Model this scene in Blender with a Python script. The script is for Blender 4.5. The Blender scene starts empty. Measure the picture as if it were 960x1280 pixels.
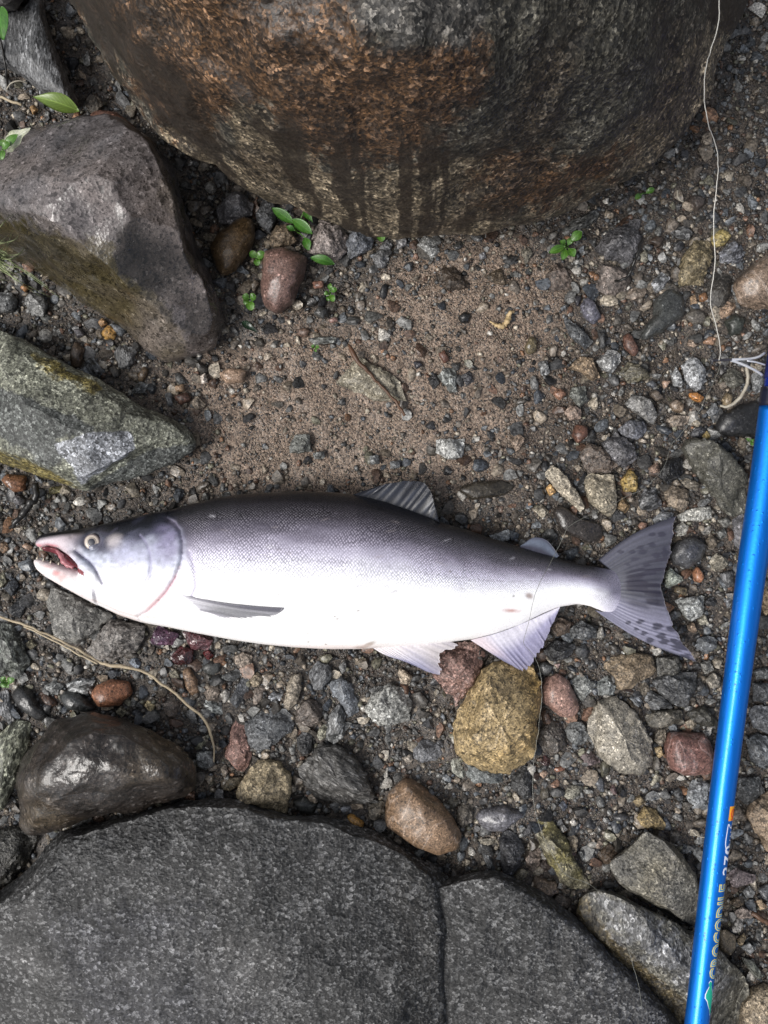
import bpy, bmesh, math, random
import numpy as np
from mathutils import Vector

rng = np.random.default_rng(7)
random.seed(7)
scene = bpy.context.scene
COL = scene.collection

# ------------------------------------------------------------------ camera
H = 0.68            # lens height above the gravel (m)
S = 0.0006          # metres per photograph pixel at ground level
cam_d = bpy.data.cameras.new('camera')
cam = bpy.data.objects.new('camera', cam_d)
COL.objects.link(cam)
cam.location = (0, 0, H)
cam_d.sensor_fit = 'VERTICAL'
cam_d.angle = 2 * math.atan(640 * S / H)
cam_d.clip_start = 0.01
cam_d.clip_end = 200
scene.camera = cam

# ------------------------------------------------------------------ light
SUN_EL, SUN_AZ = 52.0, 205.0       # azimuth of the sun, degrees ccw from +X
w = bpy.data.worlds.new('World')
scene.world = w
w.use_nodes = True
wn = w.node_tree
bg = wn.nodes['Background']
sky = wn.nodes.new('ShaderNodeTexSky')
sky.sky_type = 'NISHITA'
sky.sun_disc = False
sky.sun_elevation = math.radians(SUN_EL)
sky.sun_rotation = math.radians(90 - SUN_AZ)
sky.air_density = 1.0
sky.dust_density = 4.0
sky.ozone_density = 1.5
hs = wn.nodes.new('ShaderNodeHueSaturation')
hs.inputs['Saturation'].default_value = 0.35
wn.links.new(sky.outputs[0], hs.inputs['Color'])
wn.links.new(hs.outputs[0], bg.inputs['Color'])
bg.inputs['Strength'].default_value = 0.085
sd = bpy.data.lights.new('sun', 'SUN')
sun = bpy.data.objects.new('sun', sd)
COL.objects.link(sun)
sd.energy = 1.5
sd.angle = math.radians(26)
sd.color = (1.0, 0.97, 0.93)
el, az = math.radians(SUN_EL), math.radians(SUN_AZ)
sdir = Vector((math.cos(el) * math.cos(az), math.cos(el) * math.sin(az), math.sin(el)))
sun.rotation_euler = (-sdir).to_track_quat('-Z', 'Y').to_euler()
sun.location = sdir * 3

scene.view_settings.view_transform = 'Standard'
scene.view_settings.look = 'None'
scene.view_settings.gamma = 1
scene.view_settings.exposure = 0.74
scene.view_settings.use_curve_mapping = False

# ------------------------------------------------------------------ helpers
def P(px, py, z=0.0):
    """a point of the place: photograph coordinates on a level at height z"""
    k = S * (H - z) / H
    return np.stack([(np.asarray(px, float) - 480) * k, (640 - np.asarray(py, float)) * k,
                     np.zeros_like(np.asarray(px, float)) + z], -1)

def lin(c):
    return tuple((x / 255 / 12.92) if x / 255 <= 0.04045 else ((x / 255 + 0.055) / 1.055) ** 2.4 for x in c)

def pts(s):
    return np.array([[float(v) for v in q.split(',')] for q in s.split()])

def _h(ix, iy, iz):
    n = (ix * 374761393 + iy * 668265263 + iz * 2147483647 + 1013904223) & 0xFFFFFFFF
    n = ((n ^ (n >> 13)) * 1274126177) & 0xFFFFFFFF
    n = ((n ^ (n >> 16)) * 2246822519) & 0xFFFFFFFF
    return ((n ^ (n >> 15)) & 0xFFFFFF) / float(0xFFFFFF)

def vnoise(p):
    p = np.asarray(p, float)
    i = np.floor(p).astype(np.int64)
    f = p - i
    u = f * f * f * (f * (f * 6 - 15) + 10)
    r = 0
    for dx in (0, 1):
        for dy in (0, 1):
            for dz in (0, 1):
                wgt = (u[..., 0] if dx else 1 - u[..., 0]) * (u[..., 1] if dy else 1 - u[..., 1]) * (u[..., 2] if dz else 1 - u[..., 2])
                r = r + wgt * _h(i[..., 0] + dx, i[..., 1] + dy, i[..., 2] + dz)
    return r * 2 - 1

def fbm(p, o=4, gain=0.5, seed=0.0):
    p = np.asarray(p, float) + seed * 17.31
    r, a = 0, 1.0
    for k in range(o):
        r = r + a * vnoise(p)
        p = p * 2.03 + 5.7
        a *= gain
    return r

def inpoly(poly, x, y):
    x = np.asarray(x, float); y = np.asarray(y, float)
    c = np.zeros(x.shape, bool)
    n = len(poly)
    for i in range(n):
        x1, y1 = poly[i]; x2, y2 = poly[i - 1]
        if y1 == y2: continue
        c ^= ((y1 > y) != (y2 > y)) & (x < (x2 - x1) * (y - y1) / (y2 - y1) + x1)
    return c

def polydist(poly, x, y, closed=True):
    d = np.full(np.shape(x), 1e9)
    n = len(poly)
    for i in range(0 if closed else 1, n):
        a = np.array(poly[i - 1], float); b = np.array(poly[i], float)
        ab = b - a
        t = np.clip(((x - a[0]) * ab[0] + (y - a[1]) * ab[1]) / max(ab @ ab, 1e-9), 0, 1)
        d = np.minimum(d, np.hypot(x - a[0] - t * ab[0], y - a[1] - t * ab[1]))
    return d

def softmask(poly, x, y, soft):
    d = polydist(poly, x, y) * np.where(inpoly(poly, x, y), 1, -1)
    return np.clip(d / soft * 0.5 + 0.5, 0, 1)

def mesh(name, V, F, mat=None, smooth=True):
    me = bpy.data.meshes.new(name)
    if isinstance(F, np.ndarray):
        V = np.ascontiguousarray(V, np.float32)
        n, k = F.shape
        me.vertices.add(len(V)); me.vertices.foreach_set('co', V.ravel())
        me.loops.add(n * k); me.loops.foreach_set('vertex_index', F.astype(np.int32).ravel())
        me.polygons.add(n)
        me.polygons.foreach_set('loop_start', np.arange(0, n * k, k, dtype=np.int32))
        me.update(calc_edges=True)
    else:
        me.from_pydata([tuple(map(float, v)) for v in V], [], [tuple(int(i) for i in f) for f in F])
        me.update()
    me.validate()
    if smooth:
        me.polygons.foreach_set('use_smooth', np.ones(len(me.polygons), bool))
    if mat: me.materials.append(mat)
    return me

def link(name, me, parent=None, loc=None, rotz=0.0):
    o = bpy.data.objects.new(name, me)
    COL.objects.link(o)
    if parent is not None: o.parent = parent
    if loc is not None: o.location = loc
    if rotz: o.rotation_euler = (0, 0, rotz)
    return o

def tag(o, label=None, cat=None, group=None, kind=None):
    if label: o['label'] = label
    if cat: o['category'] = cat
    if group: o['group'] = group
    if kind: o['kind'] = kind
    return o

def attr_color(me, name, rgb):
    a = me.attributes.new(name, 'FLOAT_COLOR', 'POINT')
    c = np.ones((len(me.vertices), 4), np.float32)
    c[:, :3] = rgb
    a.data.foreach_set('color', c.ravel())

def set_uv(me, uv, name='UVMap'):
    l = me.uv_layers.new(name=name)
    vi = np.empty(len(me.loops), np.int32)
    me.loops.foreach_get('vertex_index', vi)
    l.data.foreach_set('uv', np.ascontiguousarray(uv[vi], np.float32).ravel())

def grid_faces(nr, nc, wrap):
    r = np.arange(nr - 1)[:, None]
    c = np.arange(nc if wrap else nc - 1)[None, :]
    c2 = (c + 1) % nc
    return np.stack([r * nc + c, r * nc + c2, (r + 1) * nc + c2, (r + 1) * nc + c], -1).reshape(-1, 4)

def catmull(p, n, closed=False):
    p = np.asarray(p, float)
    m = len(p)
    if m == 2:
        t = np.linspace(0, 1, n)[:, None]
        return p[0] * (1 - t) + p[1] * t
    if not closed:
        d = np.r_[0, np.cumsum(np.linalg.norm(np.diff(p, axis=0), axis=1))]
        q = np.vstack([2 * p[0] - p[1], p, 2 * p[-1] - p[-2]])
        T = np.linspace(0, d[-1], n)
        k = np.clip(np.searchsorted(d, T, side='right') - 1, 0, m - 2)
        t = ((T - d[k]) / np.maximum(d[k + 1] - d[k], 1e-12))[:, None]
        a, b, c, e = q[k], q[k + 1], q[k + 2], q[k + 3]
    return 0.5 * (2 * b + (c - a) * t + (2 * a - 5 * b + 4 * c - e) * t ** 2 + (3 * b - a - 3 * c + e) * t ** 3)

def tube_geo(path, rad, nseg=8, cap=True):
    """vertices and quads of a tube along a 3-D path with a radius per point"""
    path = np.asarray(path, float); n = len(path)
    rad = np.broadcast_to(np.asarray(rad, float), (n,))
    t = np.gradient(path, axis=0); t /= np.linalg.norm(t, axis=1)[:, None] + 1e-12
    up = np.array([0, 0, 1.0])
    V = []
    for i in range(n):
        u = np.cross(up, t[i]); L = np.linalg.norm(u)
        u = u / L if L > 1e-4 else np.array([1.0, 0, 0])
        v = np.cross(t[i], u)
        a = np.arange(nseg) / nseg * 2 * math.pi
        V.append(path[i] + rad[i] * (np.cos(a)[:, None] * u + np.sin(a)[:, None] * v))
    V = np.vstack(V)
    F = [tuple(f) for f in grid_faces(n, nseg, True)]
    if cap:
        V = np.vstack([V, path[0], path[-1]])
        for k in range(nseg):
            F.append((n * nseg, (k + 1) % nseg, k))
            F.append((n * nseg + 1, (n - 1) * nseg + k, (n - 1) * nseg + (k + 1) % nseg))
    return V, F

class Nodes:
    """small helper to write node trees"""
    def __init__(s, name):
        s.m = bpy.data.materials.new(name); s.m.use_nodes = True
        s.t = s.m.node_tree
        s.b = s.t.nodes['Principled BSDF']
    def n(s, typ, props=None, **inp):
        d = s.t.nodes.new('ShaderNode' + typ)
        for k, v in (props or {}).items(): setattr(d, k, v)
        for k, v in inp.items():
            key = k.replace('_', ' ')
            if key.startswith('i') and key[1:].isdigit(): key = int(key[1:])
            s.set(d.inputs[key], v)
        return d
    def set(s, sock, v):
        if isinstance(v, bpy.types.NodeSocket): s.t.links.new(v, sock)
        elif isinstance(v, bpy.types.Node): s.t.links.new(v.outputs[0], sock)
        else:
            if sock.type == 'RGBA' and len(v) == 3: v = (*v, 1)
            sock.default_value = v
    def math(s, op, a, b=0.0, clamp=False):
        d = s.n('Math', {'operation': op, 'use_clamp': clamp}, i0=a, i1=b); return d.outputs[0]
    def mix(s, fac, a, b, mode='MIX'):
        d = s.t.nodes.new('ShaderNodeMix'); d.data_type = 'RGBA'; d.blend_type = mode
        s.set(d.inputs[0], fac); s.set(d.inputs[6], a); s.set(d.inputs[7], b)
        return d.outputs[2]
    def step(s, v, lo, hi):
        d = s.n('MapRange', {'interpolation_type': 'SMOOTHSTEP'}, Value=v)
        d.inputs['From Min'].default_value = lo; d.inputs['From Max'].default_value = hi
        return d.outputs[0]
    def rng(s, v, a, b, lo=0.0, hi=1.0):
        d = s.n('MapRange', {}, Value=v)
        d.inputs['From Min'].default_value = lo; d.inputs['From Max'].default_value = hi
        d.inputs['To Min'].default_value = a; d.inputs['To Max'].default_value = b
        return d.outputs[0]
    def noise(s, co, scale, detail=3, rough=0.55, dist=0.0):
        return s.n('TexNoise', {}, Vector=co, Scale=scale, Detail=detail, Roughness=rough, Distortion=dist)
    def bsdf(s, **kw):
        for k, v in kw.items(): s.set(s.b.inputs[k.replace('_', ' ')], v)

def simple_mat(name, col, rough=0.5, **kw):
    N = Nodes(name); N.bsdf(Base_Color=col, Roughness=rough, **kw); return N.m

def rock_mat(name, base=None, mottle=0.5, mscale=90, light=0.12, lightk=2.6, lightadd=0.06, dark=0.15, darkk=0.3,
             sscale=620, streak=None, rough=(0.35, 0.6), coat=0.0, bump=0.5, bscale=260, masks=(), drips=None, tint=None, veins=0.0, bdist=0.0008, cellvar=0.4):
    """wet stone: mottled ground mass, light and dark mineral grains, fine relief.  Without base the colour is the object's own."""
    N = Nodes(name)
    tc = N.n('TexCoord'); oi = N.n('ObjectInfo')
    off = N.n('VectorMath', {'operation': 'SCALE'}, i0=(37.0, 91.0, 53.0)); N.set(off.inputs['Scale'], oi.outputs['Random'])
    co = N.n('VectorMath', {'operation': 'ADD'}, i0=tc.outputs['Object'], i1=off.outputs[0]).outputs[0]
    cs = co
    if streak:
        cs = N.n('Mapping', {}, Vector=co, Scale=streak).outputs[0]
    n1 = N.noise(cs, mscale, 5, 0.6)
    n2 = N.noise(cs, mscale * 0.22, 3, 0.5)
    col = oi.outputs['Color'] if base is None else N.n('RGB').outputs[0]
    if base is not None: col.default_value = (*base, 1)
    att = None
    edge = N.noise(co, 95, 6, 0.7).outputs[0]
    if masks:
        att = N.n('Attribute', {'attribute_name': 'mask'})
        sp = N.n('SeparateColor', {}, Color=att.outputs['Color'])
        for ch, mc in masks:
            f = N.step(N.math('ADD', sp.outputs[ch], N.math('MULTIPLY', N.math('SUBTRACT', edge, 0.5), 1.5)), 0.36, 0.64)
            col = N.mix(f, col, (*mc, 1))
    if tint:
        t = N.step(n2.outputs[0], 0.48, 0.68)
        col = N.mix(N.math('MULTIPLY', t, 0.75), col, (*tint, 1))
    k = N.math('MULTIPLY', N.rng(n1.outputs[0], 1 - mottle, 1 + mottle, 0.28, 0.72), N.rng(n2.outputs[0], 0.75, 1.25, 0.3, 0.7))
    mul = N.n('VectorMath', {'operation': 'SCALE'}, i0=col); N.set(mul.inputs['Scale'], k)
    c = mul.outputs[0]
    vd = N.n('VectorMath', {'operation': 'ADD'}, i0=cs, i1=N.n('VectorMath', {'operation': 'SCALE'}, i0=N.noise(cs, sscale, 2).outputs['Color'], Scale=0.0016).outputs[0]).outputs[0]
    vo = N.n('TexVoronoi', {}, Vector=vd, Scale=sscale)
    vs = N.n('SeparateColor', {}, Color=vo.outputs['Color'])
    vo2 = N.n('TexVoronoi', {}, Vector=vd, Scale=sscale * 2.1)
    vs2 = N.n('SeparateColor', {}, Color=vo2.outputs['Color'])
    cv = N.n('VectorMath', {'operation': 'SCALE'}, i0=c); N.set(cv.inputs['Scale'], N.math('MULTIPLY', N.rng(vs2.outputs[2], 1 - cellvar, 1 + cellvar), N.rng(vs.outputs[2], 1 - cellvar * 0.7, 1 + cellvar * 0.7)))
    c = cv.outputs[0]
    if light > 0:
        lc = N.n('VectorMath', {'operation': 'MULTIPLY_ADD'}, i0=c, i1=(lightk,) * 3, i2=(lightadd,) * 3).outputs[0]
        f = N.math('MAXIMUM', N.step(vs.outputs[0], 1 - light, 1 - light * 0.8), N.math('MULTIPLY', N.step(vs2.outputs[0], 1 - light * 0.6, 1 - light * 0.4), 0.8))
        f = N.math('MULTIPLY', f, N.math('MULTIPLY', N.rng(vs2.outputs[2], 0.35, 1.0), N.rng(vs.outputs[2], 0.6, 1.0)))
        c = N.mix(N.math('MULTIPLY', f, N.rng(n1.outputs[0], 0.4, 1.0, 0.3, 0.6)), c, lc)
    if dark > 0:
        dc = N.n('VectorMath', {'operation': 'SCALE'}, i0=c, Scale=darkk).outputs[0]
        f = N.math('MAXIMUM', N.step(vs.outputs[1], 1 - dark, 1 - dark * 0.5), N.step(vs2.outputs[1], 1 - dark, 1 - dark * 0.4))
        c = N.mix(N.math('MULTIPLY', f, 0.85), c, dc)
    if veins:
        vn = N.noise(N.n('Mapping', {}, Vector=co, Scale=(1, 0.3, 1)).outputs[0], 45, 3, 0.5, 1.2)
        f = N.step(N.math('ABSOLUTE', N.math('SUBTRACT', vn.outputs[0], 0.5)), 0.03, 0.0)
        c = N.mix(N.math('MULTIPLY', f, veins), c, N.n('VectorMath', {'operation': 'MULTIPLY_ADD'}, i0=c, i1=(1.6,) * 3, i2=(0.12,) * 3).outputs[0])
    if drips:
        uvn = N.n('UVMap')
        wob = N.noise(co, 22, 3)
        # runs of water drain towards one foot of the boulder: angle round that point, drawn out along the way down
        rel = N.n('SeparateXYZ', {}, Vector=N.n('VectorMath', {'operation': 'SUBTRACT'}, i0=tc.outputs['Object'], i1=drips['foot']).outputs[0])
        an = N.math('ARCTAN2', rel.outputs[0], rel.outputs[1])
        um = N.n('CombineXYZ', {}, X=N.math('ADD', N.math('MULTIPLY', an, drips['scale'][0]), N.math('MULTIPLY', wob.outputs[0], 1.6)), Y=N.math('MULTIPLY', rel.outputs[1], drips['scale'][1])).outputs[0]
        dn = N.noise(um, 1.0, 2, 0.45)
        f = N.step(N.math('ADD', dn.outputs[0], N.math('MULTIPLY', N.math('SUBTRACT', N.noise(co, 22, 3).outputs[0], 0.5), 0.35)), *drips['lim'])
        v = N.n('SeparateXYZ', {}, Vector=uvn.outputs[0]).outputs[1]
        vv = N.math('ADD', v, N.math('MULTIPLY', N.math('SUBTRACT', N.noise(N.n('Mapping', {}, Vector=uvn.outputs[0], Scale=(60, 0, 0)).outputs[0], 1.0, 2).outputs[0], 0.5), 0.3))
        f = N.math('MULTIPLY', f, N.math('MULTIPLY', N.step(vv, *drips['a']), N.step(vv, *drips['b'])))
        f = N.math('MULTIPLY', f, N.step(N.n('SeparateXYZ', {}, Vector=uvn.outputs[0]).outputs[0], 0.15, 0.205))
        c = N.mix(N.math('MULTIPLY', f, drips.get('k', 0.75)), c, (*drips['col'], 1))
    g = N.noise(co, sscale * 2.6, 2, 0.6)
    k2 = N.n('VectorMath', {'operation': 'SCALE'}, i0=c); N.set(k2.inputs['Scale'], N.rng(g.outputs[0], 0.65, 1.35, 0.3, 0.7))
    rn = N.noise(co, mscale * 0.6, 4, 0.65)
    r = N.math('ADD', N.rng(rn.outputs[0], rough[0], rough[1], 0.35, 0.65), N.math('MULTIPLY', N.math('SUBTRACT', g.outputs[0], 0.5), 0.25), True)
    bh = N.math('ADD', N.math('MULTIPLY', N.noise(cs, bscale, 5, 0.65).outputs[0], 1.0), N.math('MULTIPLY', vo.outputs['Distance'], 0.35))
    bp = N.n('Bump', {}, Height=bh, Strength=bump, Distance=bdist if bdist else 0.0008)
    N.bsdf(Base_Color=k2.outputs[0], Roughness=r, Normal=bp.outputs[0])
    if coat: N.bsdf(Coat_Weight=coat, Coat_Roughness=0.16, Coat_Normal=N.n('Bump', {}, Height=rn.outputs[0], Strength=0.25, Distance=0.002).outputs[0])
    return N.m
# ------------------------------------------------------------------ the ground
def sand_mask(px, py):
    a = np.exp(-(((px - 440) / 250) ** 2 + ((py - 520) / 130) ** 2) * 1.1)
    b = np.exp(-(((px - 590) / 130) ** 2 + ((py - 390) / 90) ** 2))
    return np.clip(1.25 * np.maximum(a, b), 0, 1)

def ground_z(x, y):
    p = np.stack([x, y, np.zeros_like(x)], -1)
    r = np.hypot(x, y)
    return 0.0016 * np.clip(fbm(p * 32, 3, seed=5), -1, 0.4) + 0.004 * fbm(p * 9, 3, seed=1) + 0.0012 * fbm(p * 70, 3, seed=2) + 0.08 * vnoise(p * 0.7) * np.clip((r - 0.8) / 4, 0, 1) - 0.002

def build_ground():
    d = np.linspace(-0.62, 0.62, 420)
    far = np.array([0.7, 0.85, 1.1, 1.6, 2.5, 4, 7, 12, 20, 40, 80])
    ax = np.r_[-far[::-1], d, far]
    X, Y = np.meshgrid(ax, ax)
    n = len(ax)
    V = np.stack([X.ravel(), Y.ravel(), ground_z(X.ravel(), Y.ravel())], -1)
    N = Nodes('wet sand and grit')
    tc = N.n('TexCoord').outputs['Object']
    at = N.n('Attribute', {'attribute_name': 'sand'}).outputs['Fac']
    n0 = N.noise(tc, 16, 5, 0.6)
    base = N.mix(N.step(N.math('ADD', at, N.math('MULTIPLY', N.math('SUBTRACT', n0.outputs[0], 0.5), 0.9)), 0.25, 0.75), (0.052, 0.042, 0.034, 1), (0.170, 0.126, 0.095, 1))
    v = N.n('TexVoronoi', {}, Vector=tc, Scale=1100.0)
    sp = N.n('SeparateColor', {}, Color=v.outputs['Color'])
    v2 = N.n('TexVoronoi', {}, Vector=tc, Scale=520.0)
    sp2 = N.n('SeparateColor', {}, Color=v2.outputs['Color'])
    k = N.math('MULTIPLY', N.rng(sp.outputs[0], 0.35, 1.7), N.rng(sp2.outputs[0], 0.6, 1.4))
    sc = N.n('VectorMath', {'operation': 'SCALE'}, i0=base); N.set(sc.inputs['Scale'], k)
    c = N.mix(N.math('MULTIPLY', N.step(sp.outputs[1], 0.9, 0.97), N.rng(at, 0.35, 1.0)), sc.outputs[0], (0.27, 0.22, 0.17, 1))
    c = N.mix(N.step(sp.outputs[2], 0.88, 0.95), c, (0.018, 0.018, 0.02, 1))
    hgt = N.math('ADD', N.math('MULTIPLY', v.outputs['Distance'], -0.6), N.math('MULTIPLY', v2.outputs['Distance'], -0.9))
    bp = N.n('Bump', {}, Height=hgt, Strength=N.rng(N.noise(tc, 34, 4, 0.6).outputs[0], 0.15, 1.0, 0.35, 0.62), Distance=0.001)
    rn = N.noise(tc, 40, 4)
    N.bsdf(Base_Color=c, Roughness=N.rng(rn.outputs[0], 0.35, 0.7, 0.35, 0.65), Normal=bp.outputs[0])
    me = mesh('ground', V, grid_faces(n, n, False), N.m)
    kx = X.ravel() / S + 480; ky = 640 - Y.ravel() / S
    a = me.attributes.new('sand', 'FLOAT', 'POINT')
    a.data.foreach_set('value', sand_mask(kx, ky).astype(np.float32))
    tag(link('ground', me), kind='structure')

build_ground()

# ------------------------------------------------------------------ large rocks, lofted through outlines at several heights
def ray_radius(poly, c, n):
    th = np.arange(n) / n * 2 * math.pi
    d = np.stack([np.cos(th), np.sin(th)], -1)
    r = np.zeros(n)
    m = len(poly)
    for i in range(m):
        a = poly[i] - c; b = poly[(i + 1) % m] - c
        e = b - a
        den = d[:, 0] * e[1] - d[:, 1] * e[0]
        with np.errstate(divide='ignore', invalid='ignore'):
            t = (a[0] * e[1] - a[1] * e[0]) / den
            u = (a[0] * d[:, 1] - a[1] * d[:, 0]) / den
        ok = (np.abs(den) > 1e-9) & (u >= -1e-6) & (u <= 1 + 1e-6) & (t > 0)
        r = np.where(ok, np.maximum(r, t), r)
    return r

def csmooth(r, k):
    for _ in range(k):
        r = 0.25 * np.roll(r, 1) + 0.5 * r + 0.25 * np.roll(r, -1)
    return r

def gridnormals(G):
    du = np.roll(G, -1, 1) - np.roll(G, 1, 1)
    dv = np.gradient(G, axis=0)
    nn = np.cross(du, dv)
    return nn / (np.linalg.norm(nn, axis=-1, keepdims=True) + 1e-12)

def loft(name, contours, capz, mat, n=160, rings=60, capc=None, noise=((14, 0.004), (60, 0.0012)), vsm=2, hsm=1, masks=None, capr=14, seed=0, ridged=0.0, facets=None):
    cs = []
    for poly, z in contours:
        p = pts(poly) if isinstance(poly, str) else np.asarray(poly, float)
        c = (p.min(0) + p.max(0)) / 2 if not inpoly(p, *p.mean(0)) else p.mean(0)
        cs.append((c, csmooth(ray_radius(p, c, n), hsm), z))
    th = np.arange(n) / n * 2 * math.pi
    D = np.stack([np.cos(th), np.sin(th)], -1)
    K = len(cs)
    R = []
    for q in np.linspace(0, K - 1, rings):
        k = min(int(q), K - 2); t = q - k
        c = cs[k][0] * (1 - t) + cs[k + 1][0] * t
        r = cs[k][1] * (1 - t) + cs[k + 1][1] * t
        z = cs[k][2] * (1 - t) + cs[k + 1][2] * t
        R.append(np.c_[c + D * r[:, None], np.full(n, z)])
    ct, rt, zt = cs[-1]
    cc = ct if capc is None else np.array(capc, float)
    for s in np.linspace(1, 0.0, capr + 1)[1:]:
        s = max(s, 0.012)
        R.append(np.c_[cc + (ct + D * rt[:, None] - cc) * s, np.full(n, zt + (capz - zt) * (1 - s ** 2))])
    G = np.array(R)
    for _ in range(vsm):
        G[1:-1] = 0.25 * G[:-2] + 0.5 * G[1:-1] + 0.25 * G[2:]
    PX = G.copy()
    Wd = P(G[..., 0], G[..., 1], G[..., 2])
    nn = gridnormals(Wd)
    for f, a in noise:
        q = Wd * f
        v = fbm(q, 4, seed=seed + f)
        if ridged: v = v * (1 - ridged) + ridged * (0.6 - 1.6 * np.abs(vnoise(q * 0.8 + 3)))
        Wd = Wd + nn * (a * v)[..., None]
    if facets:                                   # flat broken faces shaved off the shoulders
        k_, t0, t1, u0, u1 = facets
        rf = np.random.default_rng(seed + 5)
        c3 = np.array([*P(cc[0], cc[1], capz)[:2], 0.0])
        Q = Wd - c3
        for _ in range(k_):
            a = rf.uniform(0, 2 * math.pi); b = math.radians(rf.uniform(t0, t1))
            nv = np.array([math.cos(a) * math.sin(b), math.sin(a) * math.sin(b), math.cos(b)])
            q = Q @ nv + 0.0012 * fbm(Q * 60 + a, 2)
            d = (Q @ nv)[Q[..., 2] > 0].max() * rf.uniform(u0, u1)
            Q = Q - (np.maximum(q - d, 0) * np.clip(Q[..., 2] / 0.012, 0, 1))[..., None] * nv
        Wd = Q + c3
    nr = len(G)
    V = Wd.reshape(-1, 3)
    o0 = np.array([*P(cc[0], cc[1], 0)[:2], 0.0])
    V = V - o0
    F = grid_faces(nr, n, True)
    me = mesh(name, np.vstack([V]), F, mat)
    # close the small hole at the crown
    b = (nr - 1) * n
    uv = np.stack(np.broadcast_arrays(np.arange(n)[None, :] / n, np.linspace(0, 1, nr)[:, None]), -1).reshape(-1, 2)
    set_uv(me, uv)
    if masks:
        x, y = PX[..., 0].ravel(), PX[..., 1].ravel()
        M = np.zeros((len(V), 3))
        for ch, poly, soft in masks:
            M[:, ch] = np.maximum(M[:, ch], softmask(pts(poly), x, y, soft))
        attr_color(me, 'mask', M)
    o = link(name, me, loc=o0)
    return o

ROCKCAT = 'boulder'
# great boulder at the top; its outline's centre at the crown is the object's origin
_c = pts('190,-100 260,-10 340,50 440,85 530,95 600,70 640,20 680,-40 720,-120 690,-230 600,-310 480,-330 320,-280 220,-190').mean(0)
FOOT = tuple(float(v) for v in (P(590, 560, 0.0) - P(_c[0], _c[1], 0.0)))
m_boulder = rock_mat('rust stained granite', base=(0.066, 0.060, 0.046), mottle=0.65, mscale=60, light=0.24, lightk=2.2, lightadd=0.06, dark=0.42, darkk=0.14,
    sscale=400, rough=(0.4, 0.66), bump=0.6, bscale=150, bdist=0.0022, cellvar=0.6,
    masks=[(1, (0.165, 0.132, 0.088)), (0, (0.084, 0.045, 0.021)), (2, (0.085, 0.078, 0.068))], tint=(0.030, 0.021, 0.013),
    drips=dict(foot=FOOT, scale=(17, 5, 1), lim=(0.50, 0.56), a=(0.27, 0.33), b=(0.70, 0.58), col=(0.016, 0.011, 0.007), k=0.9))
o = loft('boulder', [
    ('70,-60 130,60 200,130 300,190 420,225 540,235 640,230 740,195 820,130 870,60 905,-30 900,-220 780,-420 500,-480 200,-430 60,-220', -0.06),
    ('85,-40 150,80 220,165 310,215 420,245 540,260 640,255 740,215 810,165 850,100 885,0 880,-220 780,-400 500,-460 200,-420 70,-220', 0.03),
    ('62,-40 84,0 112,62 142,112 190,170 262,222 330,246 400,266 470,281 540,291 620,291 690,277 760,247 820,216 862,182 892,132 915,82 938,30 948,-30 930,-240 800,-430 500,-500 200,-440 50,-220', 0.105),
    ('60,-60 90,-8 130,60 170,105 215,140 280,178 350,205 420,225 500,238 600,240 680,222 750,190 805,150 845,100 872,50 890,-20 880,-220 780,-400 500,-470 210,-420 70,-220', 0.175),
    ('80,-80 130,0 190,70 260,120 340,150 420,172 510,178 590,168 660,150 720,110 770,60 800,0 830,-80 810,-220 720,-360 500,-420 240,-360 110,-200', 0.245),
    ('190,-100 260,-10 340,50 440,85 530,95 600,70 640,20 680,-40 720,-120 690,-230 600,-310 480,-330 320,-280 220,-190', 0.30)],
    0.325, m_boulder, n=360, rings=120, capr=36, noise=((7, 0.007), (26, 0.0035), (90, 0.0012)), vsm=10, hsm=3, seed=3,  # crown raised, shaped to keep sky and sun off the ground at right
    masks=[(0, '60,-60 90,0 150,110 200,165 250,180 300,130 330,125 360,170 420,200 520,190 560,150 610,100 615,40 590,30 500,60 440,30 470,-60 200,-150', 44),
           (0, '600,215 640,195 700,205 760,200 800,190 760,235 690,262 600,265', 55),
           (1, '250,90 270,75 300,110 330,140 360,175 420,205 520,200 600,200 640,215 640,300 470,300 330,262 262,232 190,172 210,160 280,200 300,190', 16),
           (1, '660,225 760,180 830,110 880,40 930,20 900,140 820,215 700,285 640,290', 40),
           (2, '470,-60 600,-60 612,20 590,60 540,60 480,40 450,0', 40)])
tag(o, 'huge rust-brown boulder with dark drip streaks filling the top of the scene', 'boulder')

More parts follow.
